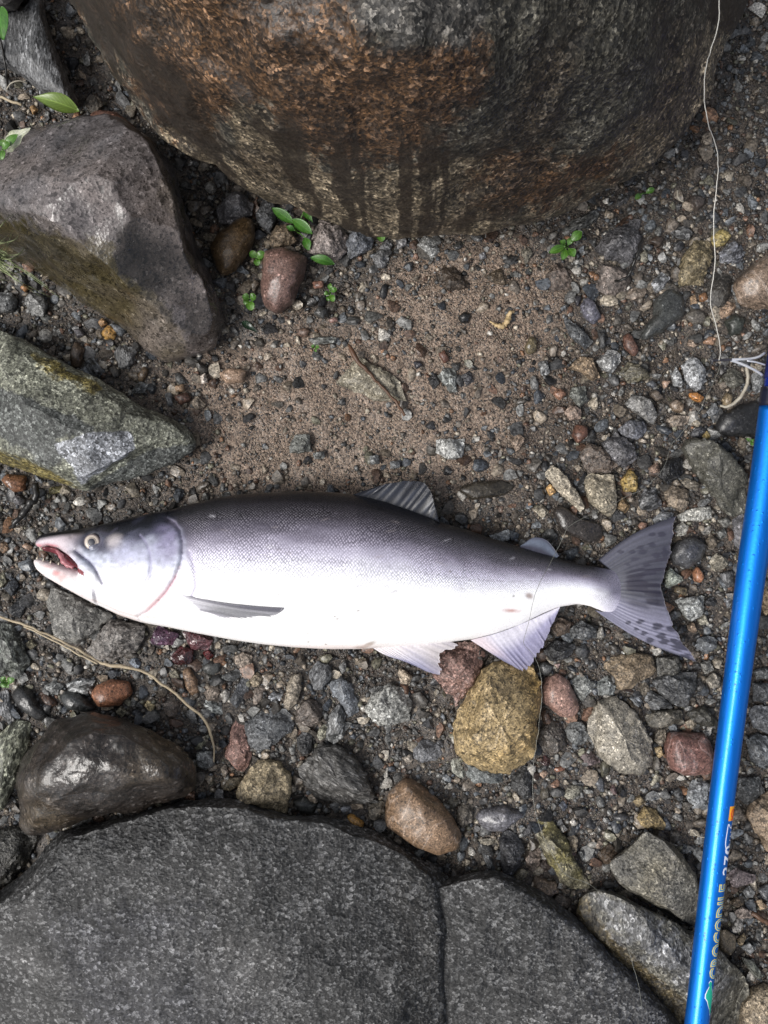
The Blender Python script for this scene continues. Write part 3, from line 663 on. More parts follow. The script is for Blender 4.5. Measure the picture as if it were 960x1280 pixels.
def shade(name): return name
STONES = """
y 170,146,100 .7|yellow and pale speckled granite cobble below the anal fin|565,917 568,897 580,873 594,850 607,829 622,822 645,826 665,828 674,845 673,870 669,895 670,925 665,947 650,959 620,965 590,956 572,938
v 128,100,72 .7|smooth brown cobble with a pale ridge above the broad dark slab|481,1012 485,990 507,972 522,980 550,1000 567,1020 577,1042 572,1058 550,1067 525,1060 495,1042 483,1030
c 166,148,112 .8|tan coarse granite block touching the broad dark slab's top edge|297,990 302,972 322,952 347,952 362,967 364,992 357,1015 335,1016 305,1007
g 148,112,100 .55|reddish grey three-cornered rock under the pelvic fin|530,806 547,805 590,803 607,815 600,840 580,870 567,885 555,865 535,832
f 95,86,82 .5|dark upright flank rock squeezed beside the yellow granite cobble|590,806 612,815 603,838 583,868 576,872 597,838
f 150,112,100 .6|pinkish red wedge-shaped stone left of the slate-blue cobble|282,945 287,920 295,897 305,897 312,925 315,945 307,964 300,965 287,952
f 98,102,106 .6|slate-blue cobble right of the pinkish red wedge|307,900 327,887 355,886 367,897 365,912 340,930 325,940 312,932 308,915
c 165,152,132 .8|beige elongated upright pebble below the fish's belly|355,880 360,852 367,842 376,842 377,857 372,877 362,889 356,886
f 102,92,84 .8|round brown-grey pebble touching the beige upright pebble|370,892 380,875 395,875 404,887 400,902 382,909 371,904
k 84,82,79 .6|large dark grey schist rock right of the tan granite block|374,960 387,947 402,927 425,930 447,947 462,977 469,992 460,1005 430,1005 400,1000 380,980
d 72,72,73 .7|small charcoal stone above the large schist rock|371,922 382,912 390,920 389,940 379,946 372,937
n 112,113,112 .7|elongated speckled grey stone beside the long slate-blue stone|412,892 425,876 432,895 430,920 417,930 407,922
g 155,152,130 .7|little pale greenish pebble left of the elongated speckled stone|395,917 402,905 410,907 407,922 400,926
f 104,112,122 .6|long slate-blue stone below the fish's belly|412,852 425,845 440,855 447,875 450,890 437,896 425,875 415,870
k 100,103,108 .6|blue-grey layered stone above the round brown-grey pebble|385,840 397,827 415,832 416,845 402,862 390,862
g 120,120,118 .7|small grey pebble at the top of the long slate-blue stone|423,832 432,825 434,835 427,844
f 80,84,92 .6|dark slate stone with a sharp-edged edge below the fish's belly|287,875 302,847 310,850 312,867 295,887 287,887
f 90,92,92 .5|thin grey sliver right of the dark oval pebble near the blood|275,845 295,836 305,839 295,851 277,851
c 150,134,118 .8|pale tan round pebble left of the dark sharp-edged slate stone|254,865 260,856 272,855 276,865 272,876 260,876
n 138,142,138 .6|pale grey rough stone below the tan round pebble|252,877 262,872 280,882 286,890 275,895 262,890
s 78,80,78 .7|dark oval pebble below the bloodied gravel|252,832 262,826 277,827 275,839 265,844 255,840
c 152,136,120 .7|tan pebble with a blood-red top edge under the fish's belly|292,820 305,815 316,819 315,832 302,834 294,829
c 150,134,108 .8|lumpy tan pebble above the pinkish tan wedge|311,847 322,840 329,847 325,857 315,859
f 138,124,112 .7|pinkish tan wedge between slate and beige stones|315,867 320,859 332,861 326,880 319,886
n 150,155,162 .6|bluish white chip beside the beige upright pebble|331,872 345,865 354,867 350,876 335,877
s 62,63,60 .8|dark rounded pebble right of the tan granite block's foot|365,1000 380,995 397,1005 390,1016 375,1015
g 128,130,128 .8|speckled grey pebble left of the red wedge's foot|246,940 265,938 268,955 255,963 246,955
c 160,146,130 .7|small cream pebble left of the red wedge's tip|276,960 282,955 286,965 280,974
f 92,82,62 .5|olive-brown flat stone left of the tan granite block|277,987 287,972 302,970 301,980 287,989
f 105,106,108 .7|small upright grey stone above the broad dark slab|267,992 272,986 279,987 281,1005 275,1007
m 150,148,120 .7|greenish white mottled pebble above the speckled grey pebble|242,930 250,922 257,927 255,935 245,937
s 120,88,66 .7|rust-coloured chip below the round brown-grey pebble|365,917 377,909 379,914 370,922
s 196,140,40 .9|bright golden wet pebble on the broad dark slab's edge|432,1020 440,1017 456,1028 453,1036 445,1035
n 150,155,162 .8|white and blue quartz pebble above the golden pebble|425,1010 432,1005 440,1007 439,1016 430,1018
g 152,152,146 .7|squared grey granite cobble below the belly|457,887 465,867 487,854 507,862 517,880 512,902 490,907 465,902
c 176,158,134 .8|cream pebble above the squared granite cobble|497,840 502,835 517,846 512,855 501,854
f 108,110,116 .6|blue-grey oval stone below the squared granite cobble|515,935 525,925 547,925 557,935 550,947 527,952 517,947
c 168,156,140 .7|pale chip left of the blue-grey oval stone|502,947 515,941 516,950 511,956
f 150,150,138 .6|pale flat wedge tucked under the yellow granite's left foot|562,947 570,942 582,965 580,974 565,965
f 104,112,110 .5|blue-green flat slab under the yellow granite cobble|577,948 590,960 635,965 634,977 595,979 582,970
s 98,96,106 .6|purple slate stone with a smooth top right of the smooth brown cobble|592,1022 602,1011 630,1006 657,1015 647,1025 627,1039 607,1037
d 70,70,70 .6|dark speckled block below right of the yellow granite cobble|637,965 655,955 667,962 669,995 655,1000 640,985
s 64,54,50 .8|tiny dark brown pebble at the yellow granite's left side|559,932 565,922 571,935 565,940
c 118,110,98 .7|tan-grey stub at the yellow granite's upper left|555,883 562,877 568,887 560,892
c 112,104,92 .7|lumpy grey-tan pebble right of the smooth brown cobble|572,1007 585,1000 592,1007 590,1025 580,1035 570,1027
f 96,92,80 .7|small grey-olive pebble above the smooth brown cobble|555,1005 565,995 575,1000 567,1012
c 120,112,98 .7|lumpy gritty pebble left of the smooth brown cobble|460,1010 470,1000 480,1002 482,1018 472,1026 461,1022
d 60,60,66 .8|black pitted basalt block below the purple slate|624,1045 635,1037 650,1047 656,1060 647,1082 635,1097 627,1092 625,1067
f 84,82,88 .8|small purple-grey stone at the slate's right end|650,1042 660,1026 667,1032 660,1050
m 124,118,96 .6|long grey-olive slab lying across under the clear line|667,1035 675,1022 692,1027 707,1047 715,1067 735,1100 738,1110 720,1112 700,1105 690,1082 670,1047
c 128,112,100 .8|pinkish brown block right of the black basalt|656,1070 665,1056 676,1060 675,1080 667,1091 657,1082
f 76,64,58 .7|dark brown stone wedged against the grey-olive slab|672,1080 682,1070 690,1082 682,1092
f 116,98,80 .8|brown pyramid-shaped stone at the low slab's upper edge|662,1115 667,1095 695,1102 697,1112 670,1129
f 72,62,54 .7|dark triangular stone left of the brown pyramid stone|646,1105 660,1092 666,1097 662,1117
f 84,74,64 .8|dark brown lump below the brown pyramid stone|685,1130 697,1114 715,1125 710,1137 692,1142
c 146,134,108 .6|tan striped chip under the black basalt|640,1097 652,1084 662,1091 650,1102
m 122,104,58 .5|olive wet chip left of the tan striped chip|610,1095 617,1090 637,1104 627,1109
n 128,132,134 .6|long grey-white sliver left of the black basalt|600,1060 607,1060 620,1087 611,1090
c 134,126,110 .5|flat tan sliver below the purple slate|597,1048 620,1047 622,1054 602,1057
c 158,142,118 .9|beige round pebble right of the grey-olive slab|709,1047 715,1042 722,1047 720,1065 712,1065
g 190,186,178 .8|small white pebble above the beige round pebble|699,1035 705,1031 710,1037 702,1041
g 196,190,180 .8|white angular pebble above the small white pebble|712,1027 717,1022 722,1031 715,1033
c 140,136,120 .7|grey-beige rough pebble below the flat purple-brown stone|701,992 715,980 732,982 720,997 710,1000
s 86,80,68 .8|dark olive oval pebble left of the grey-beige rough pebble|674,987 685,982 687,995 677,1000
s 70,76,92 .8|dark blue pebble below the grey-beige rough pebble|697,1005 705,999 710,1007 704,1015
s 88,92,100 .6|upright blue-grey stone below the large grey-tan rock|741,975 747,966 754,975 756,992 747,987
f 82,66,50 .7|dark brown stone left of the grey rough rock|747,1067 760,1052 772,1060 767,1075 752,1082
c 146,128,112 .8|small tan pebble left of the dark brown stone|740,1060 750,1047 755,1053 747,1063
n 134,136,134 .8|small grey-white gneiss pebble right of the beige round pebble|722,1065 730,1062 733,1070 728,1077
f 74,78,86 .8|little slate pebble between beige and brown stones|733,1070 742,1065 746,1073 738,1077
s 168,128,112 .7|smooth pink oval cobble right of the yellow granite|676,862 682,847 697,841 710,850 720,870 725,887 717,897 700,896 685,882 677,877
f 146,138,122 .55|large grey-tan rock with a pale seam below the tail|734,900 747,875 772,867 785,882 802,905 815,930 816,950 800,967 772,962 750,947 737,917
f 96,82,62 .5|brown flank rock along the large grey-tan rock|780,870 800,882 808,905 800,903 788,885
c 138,118,90 .6|tan-brown layered rock below the tail's lower lobe|755,832 765,822 795,815 815,820 822,840 815,847 800,850 787,860 772,860 765,845
d 78,79,80 .7|big charcoal basalt rock right of the tan-brown layered rock|814,852 835,842 872,840 867,860 855,885 840,880 822,862
d 84,82,76 .6|dark crumbly stone under the tail's lower tip|820,822 845,820 852,832 845,845 822,845
n 88,90,92 .6|dark stone with a white stripe below the charcoal basalt|805,875 812,862 832,872 842,885 815,887
f 96,90,78 .6|grey-brown block above the red and ochre cobble|806,895 820,888 852,887 856,905 820,910 810,907
f 62,60,52 .6|dark olive block beside the rod above the red and ochre cobble|857,892 880,882 897,900 897,908 870,908
c 136,124,104 .9|round tan pebble on the red and ochre cobble's top edge|856,902 865,896 872,902 867,911 859,911
v 122,84,74 .7|red and ochre wet cobble left of the rod|830,935 835,914 880,916 889,930 894,950 885,965 855,968 837,960
c 134,122,104 .7|beige squared pebble left of the red and ochre cobble|817,925 822,912 832,912 832,927 825,932
c 196,168,116 .9|tiny bright ochre pebble below the beige squared pebble|817,935 826,932 829,945 822,947
g 126,134,130 .7|greenish granite cube left of the tan-brown layered rock|745,852 760,844 769,857 765,869 747,869
g 124,126,122 .7|grey granite stone right of the smooth pink cobble|714,850 727,841 745,855 737,865 727,877 717,865
s 80,82,82 .7|dark oval pebble above the smooth pink cobble|672,832 680,827 692,832 687,844 677,844
d 66,66,68 .7|black stone behind the anal fin|679,815 692,800 720,805 710,822 687,827
f 96,80,66 .6|brown stone below the tail stalk|688,785 700,772 714,778 712,790 696,796
d 92,96,98 .6|grey crumbly stone below the tail stalk|712,786 726,775 744,784 746,798 728,800 714,797
g 114,118,116 .8|round salt-and-pepper granite pebble left of the large grey-tan rock|706,912 715,900 727,902 737,920 727,932 710,927
d 92,84,76 .5|rough dark brown stone below the smooth pink cobble|674,900 690,895 706,915 708,932 690,942 672,935
f 92,78,78 .5|flat purple-brown stone below the salt-and-pepper pebble|722,945 737,937 752,952 735,957
c 146,140,120 .7|beige upright chip below the large grey-tan rock|812,982 820,965 827,970 822,982
f 106,84,82 .8|small purple-brown pebble right of the upright blue-grey stone|762,985 767,980 772,992 765,994
c 160,136,84 .7|yellow-tan rough stone above the grey rough rock|796,1022 805,1007 820,1012 832,1030 830,1037 800,1032
c 152,132,92 .8|small yellow-tan pebble above the yellow-tan rough stone|790,1000 800,994 806,1000 798,1010
g 130,136,140 .4|flat pale granite left of the rod below the red and ochre cobble|857,995 865,975 887,978 887,1012 867,1012
f 98,98,96 .7|grey stone below the beige upright chip|820,992 832,985 839,995 832,1000
f 74,76,78 .7|dark pebble left of the flat pale granite|840,990 850,984 855,1000 847,1001
b 74,48,46 .8|dark red-brown pebble on the clear line below the yellow granite|670,950 680,943 690,950 685,960
s 140,92,66 .7|orange-brown sliver right of the dark red-brown pebble|690,960 707,955 706,963 695,965
c 160,130,106 .8|tan pebble below the dark red-brown pebble|671,965 680,960 686,967 677,975
g 224,222,216 .8|bright white pebble left of the tan-brown layered rock|771,816 777,812 783,816 779,820
s 178,150,142 .8|small pink pebble above the smooth pink cobble|692,830 701,829 698,836
c 150,142,128 .9|pale round pebble left of the rod above the dark olive block|882,850 892,841 901,847 898,860 888,860
g 120,118,112 .8|grey speckled stone above the pale round pebble|874,828 887,825 893,838 882,843
f 98,104,110 .6|blue-grey round stone by the tail's lower tip|869,808 872,797 885,794 897,800 895,810 882,818
d 74,72,70 .8|small dark pebble between charcoal basalt and pale round pebble|868,850 875,848 880,856 874,865 867,862
c 110,100,84 .8|narrow olive-tan pebble right of the layered rock's foot|800,858 806,850 812,860 808,870 802,868
n 150,156,160 .7|white and grey chip left of the striped dark stone|786,872 798,870 804,878 796,886
f 120,118,112 .6|grey three-cornered rock under the fish's chin|58,752 65,730 110,752 140,770 125,787 95,805 75,800 67,782
g 118,112,106 .5|grey-brown rock right of the three-cornered chin rock|107,812 120,795 140,775 185,782 180,800 172,812 140,827 122,825
n 104,108,100 .5|rough grey rock at the left edge crossed by the straw|-14,775 17,780 37,825 25,845 12,850 -14,845
s 136,86,54 .8|wet orange-brown pebble above the glossy brown boulder|114,867 122,855 140,849 162,852 166,867 150,882 125,884
s 56,60,60 .8|black oval pebble left of the wet orange-brown pebble|74,870 85,862 102,867 120,885 110,890 85,886
s 44,44,44 .7|long black wet stone left of the black oval pebble|15,867 25,855 40,862 50,880 65,897 50,902 25,885
s 88,64,50 .8|small brown pebble between the two black wet stones|51,870 57,864 75,880 62,885
n 142,146,146 .6|pale grey blotchy stone above the black oval pebble|82,855 100,847 120,850 110,867 87,865
k 112,114,118 .6|upright grey stone at the left edge beside the long black stone|-2,865 10,862 19,892 12,907 0,892
n 138,140,118 .6|pale greenish rock at the left edge beside the glossy brown boulder|-14,925 0,917 22,899 41,905 37,932 22,975 5,1010 -14,1020
d 52,50,44 .5|dark rough rock at the left edge below the glossy brown boulder|-20,1040 8,1034 28,1037 46,1042 44,1062 30,1082 14,1104 -20,1120
b 88,64,84 .7|purple wet stone smeared with blood under the gill|186,805 197,782 225,792 217,807
b 92,62,66 .5|pink stone soaked in blood under the belly|227,790 240,788 268,798 262,812 240,812
b 72,36,38 .8|dark red bloodied pebble under the belly|212,822 225,807 243,812 240,830 220,831
b 84,28,30 .9|small bright red bloodied pebble under the belly|252,815 262,812 268,820 260,826
v 138,108,80 .8|brown and ochre pebble right of the straw below the blood|229,837 237,832 247,850 250,866 240,870 232,857
c 196,176,124 .9|bright ochre-white pebble inside the straw's bend|180,882 187,872 196,880 190,892
c 124,118,100 .8|olive-tan pebble above the straw's bend|210,842 220,836 229,845 222,851
f 92,80,70 .7|grey-brown stone left of the straw's bend|201,877 220,870 230,887 212,900
c 150,142,116 .9|small beige pebble at the glossy brown boulder's top|144,890 152,882 159,890 152,897
c 168,160,138 .9|tiny cream pebble right of the small beige pebble|178,896 183,892 188,898 182,904
f 60,66,76 .7|dark blue slate chip below the straw|132,842 140,837 152,840 140,850
f 100,116,134 .7|blue-grey pointed pebble touching the straw|160,827 170,819 177,830 172,837
s 76,82,88 .8|dark oval pebble right of the straw's bend|225,872 235,868 247,875 243,884 230,884
d 64,72,84 .8|dark blue pebble left of the chin|5,735 17,722 25,732 15,745
d 52,54,60 .8|black pitted stone left of the chin rock|11,765 22,747 35,755 25,774
c 134,130,106 .7|pale greenish pebble at the left edge below the jaw|-6,720 5,716 9,728 0,736
c 126,118,92 .8|olive-tan pebble under the straw at the left|30,805 40,799 47,806 40,812
n 120,122,120 .6|pale streaked stone left of the blotchy one above the black pebbles|55,858 68,850 80,856 74,868 60,868
d 92,90,92 .8|big dark grey blocky rock right of the five-leaved plant|744,310 755,295 787,275 800,277 800,307 787,332 757,325
c 112,100,92 .6|square pinkish grey rock below the big dark blocky rock|746,360 747,332 780,337 787,350 780,370 757,372
s 94,92,112 .8|smooth blue-purple oval pebble on the sand at the right|725,382 732,372 742,377 751,397 742,406 730,397
s 66,62,72 .7|dark purple stone behind the blue-purple oval pebble|714,370 728,370 722,385
f 74,78,82 .5|long dark stone half buried left of the blue-purple oval pebble|704,400 712,399 742,427 732,437 712,420
s 72,74,72 .6|long tapering dark wet stone below the white gneiss|817,375 837,360 855,370 855,395 820,420 800,427 802,412 817,395
n 140,144,150 .7|white and black gneiss pebble above the tapering dark stone|811,355 827,340 839,347 820,370
c 124,110,78 .7|olive-tan granite block left of the white line|848,345 852,320 870,300 887,302 890,325 881,337 880,357 850,356
y 146,130,74 .8|yellow stone under the white line|887,297 900,287 914,295 905,307 892,310
n 108,112,126 .8|blue and white gneiss stone right of the white line|897,317 917,300 930,310 926,330 900,330
f 122,108,94 .7|flat brown-grey pebble right of the square pinkish rock|780,372 790,360 809,359 805,372 792,376
s 98,92,84 .6|flat round grey pebble left of the white line|855,395 867,385 882,392 880,405 865,406
c 150,122,96 .7|pinkish tan lump right of the white line|895,387 905,377 922,380 912,395 902,399
v 124,104,86 .7|large smooth brown cobble at the right edge above the rod|915,359 922,348 945,328 965,312 985,330 990,370 975,390 942,386 924,380
s 76,66,60 .9|dark brown round pebble in the shade left of the white line|858,250 866,244 881,247 879,258 869,265
s 58,62,70 .8|dark bluish pebble crossed by the white line in the shade|882,269 890,262 901,275 894,282
n 84,84,84 .6|grey streaked stone in the shade above the olive-tan block|836,290 849,282 866,290 862,301 847,299
s 56,60,54 .8|dark green rounded stone right of the white line's lower end|905,402 916,393 931,399 927,416 912,421
f 58,54,48 .5|dark brown flat stone under the white line beside the olive-tan block|881,356 894,340 918,346 905,384 888,386
c 160,136,114 .8|pale pink wedge left of the white line's lower end|858,432 861,423 873,431 868,434
s 152,116,88 .8|orange-tan wedge touching the white line's lower end|877,429 886,420 897,423 892,432
c 156,126,92 .8|tan pebble left of the orange-brown one above the flat round pebble|862,372 869,367 871,380 864,382
s 138,96,58 .8|orange-brown pebble above the flat round grey pebble|873,369 882,365 885,376 875,378
n 96,96,92 .5|pale elongated stone tucked under the great boulder's right side|697,292 712,277 745,262 750,272 737,282 702,296
f 78,76,76 .6|purple-grey oval stone under the great boulder's right side|767,255 780,242 790,247 772,260
c 92,78,68 .35|sand-coloured rock half buried below the five-leaved plant|682,345 700,325 717,342 715,362 687,365
s 72,58,48 .7|brown wet stone right of the big dark blocky rock|810,302 822,294 831,298 824,310
s 98,66,52 .6|rust-striped long pebble right of the grey granite on the sand|778,420 787,415 799,440 792,447 780,435
f 66,66,66 .6|dark grey upright stone below the blue-purple oval pebble|747,412 757,412 757,435 750,437
m 130,126,108 .8|small pale green-white chip below the big dark blocky rock|799,318 806,312 811,314 808,328 801,330
f 92,88,76 .6|small olive flat pebble below the flat brown-grey pebble|779,386 788,377 792,380 785,390
c 152,128,98 .7|tan angular stone with a notch on the right-hand sand|710,460 727,444 740,450 751,472 740,476 727,465
g 152,152,150 .7|pale grey granite stone right of the notched tan stone|746,452 760,437 775,440 776,452 765,467 752,462
m 98,92,74 .6|dark mossy stone right of the pale grey granite|774,467 785,452 812,465 812,472 787,480
g 162,166,170 .7|large oval white and black granite pebble left of the rod guide|852,457 865,445 877,455 884,475 870,490 857,477
s 206,132,36 .9|bright orange pebble below the white and black granite pebble|859,492 870,490 880,497 875,504 865,500
g 126,124,120 .5|long grey granite stone left of the blue-grey oval|781,505 790,491 812,500 822,520 817,532 797,517
g 100,102,114 .7|blue-grey granite oval below the long grey granite|771,537 785,526 805,527 810,537 797,550 780,546
g 116,118,110 .7|squared green-grey granite stone right of the pinkish orange pebble|711,495 715,484 732,482 734,500 725,510
c 164,140,122 .8|pinkish tan oval stone below the squared green-grey granite|705,515 712,506 727,512 726,524 712,525
s 158,112,84 .8|pinkish orange pebble left of the squared green-grey granite|690,492 700,485 709,492 699,501
s 112,74,56 .8|red-brown faceted stone below the pinkish tan oval stone|714,545 720,530 734,532 735,545 722,555
v 118,98,76 .8|two-toned brown pebble below the bright orange pebble|836,505 845,499 856,507 852,517 841,514
g 148,132,114 .7|long pinkish speckled pebble below the two-toned brown pebble|832,525 842,519 862,520 860,530 842,534
s 104,92,80 .8|purple-brown wedge left of the two-toned brown pebble|811,492 820,487 830,497 820,502
s 80,84,92 .9|dark blue-grey ball-shaped pebble left of the pink triangle|806,480 815,475 821,481 816,486
s 166,134,110 .8|pale pink triangular pebble|827,476 839,476 830,487
g 138,142,142 .7|narrow salt-and-pepper stone left of the oval granite pebble|839,470 845,457 854,477 852,485 842,482
c 158,146,122 .6|big tan block above the tail stalk|730,597 740,592 766,593 771,632 765,647 752,642 735,627
c 172,160,138 .7|long pale diagonal stone left of the big tan block|680,592 690,580 702,590 717,610 732,635 725,641 707,622 695,612
s 190,146,80 .8|yellow-orange chip beside the long pale diagonal stone|682,610 688,604 695,615 687,621
s 56,50,46 .35|dark wet slab sunk between dorsal side and tan block|690,640 700,630 725,648 750,655 755,672 740,680 700,665
y 148,124,66 .8|yellow-stained rough stone right of the big tan block|775,602 787,585 797,597 795,615 780,615
c 144,116,96 .7|pink-brown pebble above the black wet hollow stone|810,585 822,577 825,590 815,592
d 32,32,34 .6|black wet stone above the tan oval pebble|822,595 830,575 852,572 855,592 835,606
c 140,124,104 .8|tan oval pebble above the tail's upper tip|830,617 840,606 860,612 861,630 852,641 837,632
c 136,126,110 .8|tan double-lobed pebble right of the tan oval pebble|851,602 857,597 875,605 872,614 860,611
f 84,82,72 .5|large dark slab with a ridge left of the rod|852,560 860,550 887,550 912,572 930,592 935,640 915,647 890,620 870,595
g 176,174,164 .5|pale white angular rock at the tail's upper tip|845,645 865,635 887,632 890,647 870,652 850,651
f 126,130,134 .5|blue-grey stone behind the tail's upper tip|815,650 827,639 842,641 842,655 820,656
s 66,66,70 .6|dark wet stone with a sky glint right of the tail|835,692 845,677 865,670 885,682 875,700 860,712 840,705
f 146,152,138 .7|pale green triangular stone right of the tail|830,720 837,709 856,725 845,730 832,737
s 166,110,72 .9|orange oval pebble right of the pale green triangle|866,715 871,707 880,720 876,729 867,727
c 144,136,118 .7|beige-grey stone left of the rod above the orange oval|886,702 895,691 911,700 906,711 892,715
g 158,160,156 .6|pale angular block in the tail's fork side|842,750 860,746 880,745 880,765 865,777 855,770
g 172,168,156 .5|pale flat stone beneath the tail's upper edge|842,662 852,652 862,659 857,669 844,672
f 100,104,110 .8|small grey pebble left of the rod below the beige-grey stone|905,752 912,746 916,755 909,760
d 66,68,74 .8|small dark pebble right of the pale angular block|880,752 887,746 897,752 892,759
c 160,154,134 .8|cream pebble below the pale angular block|872,775 882,767 885,780 875,782
g 140,138,130 .8|oval grey pebble left of the rod near the ridge slab|897,650 910,646 915,655 905,660
g 126,126,122 .8|angular grey pebble left of the rod under the oval grey pebble|895,665 905,660 909,670 900,675
s 96,84,62 .6|brown flat pebble below the pale green triangle|845,732 860,735 857,745 842,740
c 146,122,98 .8|tan pebble left of the cream pebble by the tail|858,782 867,777 871,790 862,791
s 170,128,104 .9|orange-pink pebble above the tail's upper lobe|797,657 802,652 810,655 802,665
k 92,92,94 .7|dark striped stone touching the rod right of the orange oval|900,717 915,712 918,732 905,737
f 104,100,106 .5|purple-grey flat stone touching the rod|915,650 930,640 928,690 918,682
c 112,100,84 .6|gritty brown pebble right of the dark wet glint stone|882,675 890,668 898,676 892,688 884,686
d 96,94,96 .5|dark grey layered rock left of the blue-grey granite oval|752,555 770,540 792,556 797,575 778,585 758,570
d 104,90,78 .35|gritty pinkish rock half buried above the big tan block|722,570 735,553 756,562 775,580 760,592 735,590
n 96,96,98 .6|grey speckled stone right of the yellow-stained rough stone|798,625 806,610 822,615 828,632 812,640 800,636
c 116,92,56 .6|ochre-brown chip below the yellow-stained rough stone|770,635 778,620 788,632 782,642
s 146,126,94 .9|round tan pebble between guide and bright orange pebble|902,500 908,490 916,495 913,508 905,508
g 126,130,134 .8|salt-and-pepper pebble right of the bright orange pebble|883,515 892,503 900,510 897,520 887,520
s 156,146,126 .9|small cream pebble right of the long pinkish pebble|863,530 870,524 877,529 872,534
f 64,66,74 .6|dark slate chip below the small cream pebble|862,542 874,532 884,536 878,546 866,547
y 150,130,74 .9|small yellow pebble below the dark slate chip|877,546 882,538 889,544 884,550
s 36,36,38 .5|large black wet stone beside the rod below the guide|893,535 900,518 925,505 948,500 952,535 945,548 915,545 898,542
g 122,124,124 .5|grey granite rock right of the rod's guide|938,470 946,462 955,468 953,490 942,492
f 88,86,76 .6|olive stone under the rod guide|903,470 912,459 925,464 930,478 918,486 908,482
f 96,94,96 .7|grey angular rock in the shade left of the olive-brown cobble|269,262 290,241 302,241 317,255 316,267 292,281 275,281
s 94,72,42 .8|olive-brown rounded cobble behind the reddish brown cobble|263,310 277,290 305,272 317,275 320,295 305,325 292,340 279,346 267,327
d 86,88,92 .8|dark speckled upright stone under the great boulder|320,270 330,247 342,249 344,275 337,292 325,282
c 122,104,80 .8|tan block on top of the reddish brown cobble|336,305 345,282 360,281 371,300 362,307 342,309
s 122,92,82 .8|smooth reddish brown wet cobble beside the clover|326,360 330,315 355,309 385,322 381,345 365,380 345,392 330,382
c 142,130,124 .7|pinkish grey angular stone right of the long leaf|384,317 392,287 402,275 435,290 432,317 420,326 400,320
g 86,92,104 .7|blue-black granite stone right of the pinkish grey stone|431,305 440,290 457,288 468,300 463,312 437,324
s 110,98,84 .8|small grey-brown oval left of the reddish brown cobble|312,357 320,349 325,355 317,366
s 132,92,74 .7|orange-red chip right of the reddish brown cobble|390,352 405,351 405,360 392,361
s 74,74,72 .9|dark round pebble near the sprout on the sand|391,392 400,382 410,387 405,400
s 158,120,108 .8|pink flat chip right of the dark round pebble|410,400 421,396 423,402 413,404
s 164,134,108 .7|pinkish tan flat pebble left of the slab's tip|273,467 287,460 308,463 305,478 283,480
g 164,164,160 .8|pale angular stone below the great boulder's lower edge|521,307 530,296 542,297 550,315 540,324
f 72,60,48 .4|dark brown wedge half buried below the pale angular stone|543,350 555,330 570,335 588,360 560,364
f 88,74,56 .4|brown flat wedge half buried right of the dark brown wedge|605,345 625,335 637,357 615,354
g 104,104,106 .8|round grey pebble right of the blue-black granite|465,320 477,312 487,322 482,335 470,335
g 134,132,132 .8|light grey pebble under the great boulder's edge|494,297 507,295 510,307 497,312
g 120,120,122 .8|grey pebble between the round grey and light grey ones|474,310 484,299 491,307 487,317
s 128,128,134 .9|small grey ball-shaped pebble below the great boulder|598,318 606,314 608,323 600,325
c 112,106,92 .8|grey-tan pebble below the great boulder's right half|651,313 660,309 666,318 657,331
s 40,40,40 .9|shiny black ball-shaped pebble on the sand|572,397 579,390 589,393 586,404 576,404
s 104,92,64 .8|olive oval pebble on the sand|655,435 662,420 671,423 670,440 660,444
n 148,152,148 .8|greenish white angular pebble on the sand|547,470 557,459 570,462 571,490 562,491
d 62,62,64 .7|dark stone left of the greenish white pebble|534,473 545,465 549,480 541,488
d 72,72,80 .7|dark bluish stone right of the greenish white pebble|576,470 587,463 593,477 583,483
s 96,62,48 .8|small red-brown oval pebble above the greenish white pebble|547,442 556,437 562,450 555,455
s 56,56,70 .9|dark purple triangular pebble on the sand|516,452 525,451 529,457 520,462
f 134,126,106 .2|flat greenish tan slab buried in the sand under the twig|420,480 443,452 453,447 500,477 507,500 467,503 453,493
f 122,124,118 .7|square grey stone on the sand above the fish's back|362,553 370,543 387,543 388,565 363,567
g 172,172,168 .6|whitish granite block above the dorsal fin|545,550 582,548 578,572 560,575 545,565
f 108,110,108 .7|small grey stone right of the square grey stone|390,566 405,564 406,573 393,574
g 124,128,128 .9|round grey pebble above the fish's back|462,570 473,568 475,580 463,581
f 104,108,112 .8|grey-blue pebble left of the whitish granite block|487,577 500,575 500,585 488,586
n 124,126,120 .5|long grey-white sliver near the sprout on the sand|383,423 420,420 420,428 393,432
c 148,126,106 .8|pinkish tan pebble right of the whitish granite block|637,548 650,541 657,550 645,566
s 60,54,44 .35|dark wet flat stone behind the dorsal fin|570,612 590,603 625,600 645,608 630,620 590,625
f 134,142,146 .5|blue-grey pointed chip by the fish's back|610,670 637,661 637,675 625,678
g 112,114,114 .8|grey granite pebble left of the notched tan stone|672,453 683,450 688,467 677,470
c 150,140,120 .8|beige angular pebble behind the adipose fin|667,637 677,630 687,640 677,648
g 118,118,116 .7|oval grey stone at the left edge above the grey-green slab|31,380 37,367 50,367 60,380 55,397 40,395
s 158,108,54 .9|small orange pebble on the oval grey stone's left end|25,360 30,355 37,360 32,366
g 134,132,118 .7|pale pebble under the grass tuft|15,347 27,340 30,350 20,357
f 102,104,104 .6|flat grey stone at the left edge under the grass tuft|-10,367 15,365 22,375 17,390 -10,392
y 176,130,58 .8|bright orange-yellow stone below the flat-topped boulder|127,417 135,406 146,411 145,424 132,425
s 168,128,82 .9|tan pebble above the bright orange-yellow stone|122,402 129,397 135,405 127,410
s 98,94,98 .9|purple-grey round pebble left of the orange-yellow stone|92,412 100,410 107,419 97,424
s 80,64,50 .8|brown stone with a pale lower tip above the grey-green slab|88,445 95,425 107,437 100,460 90,460
n 78,84,90 .7|dark gneiss stone above the grey-green slab's edge|105,455 115,445 132,465 122,476
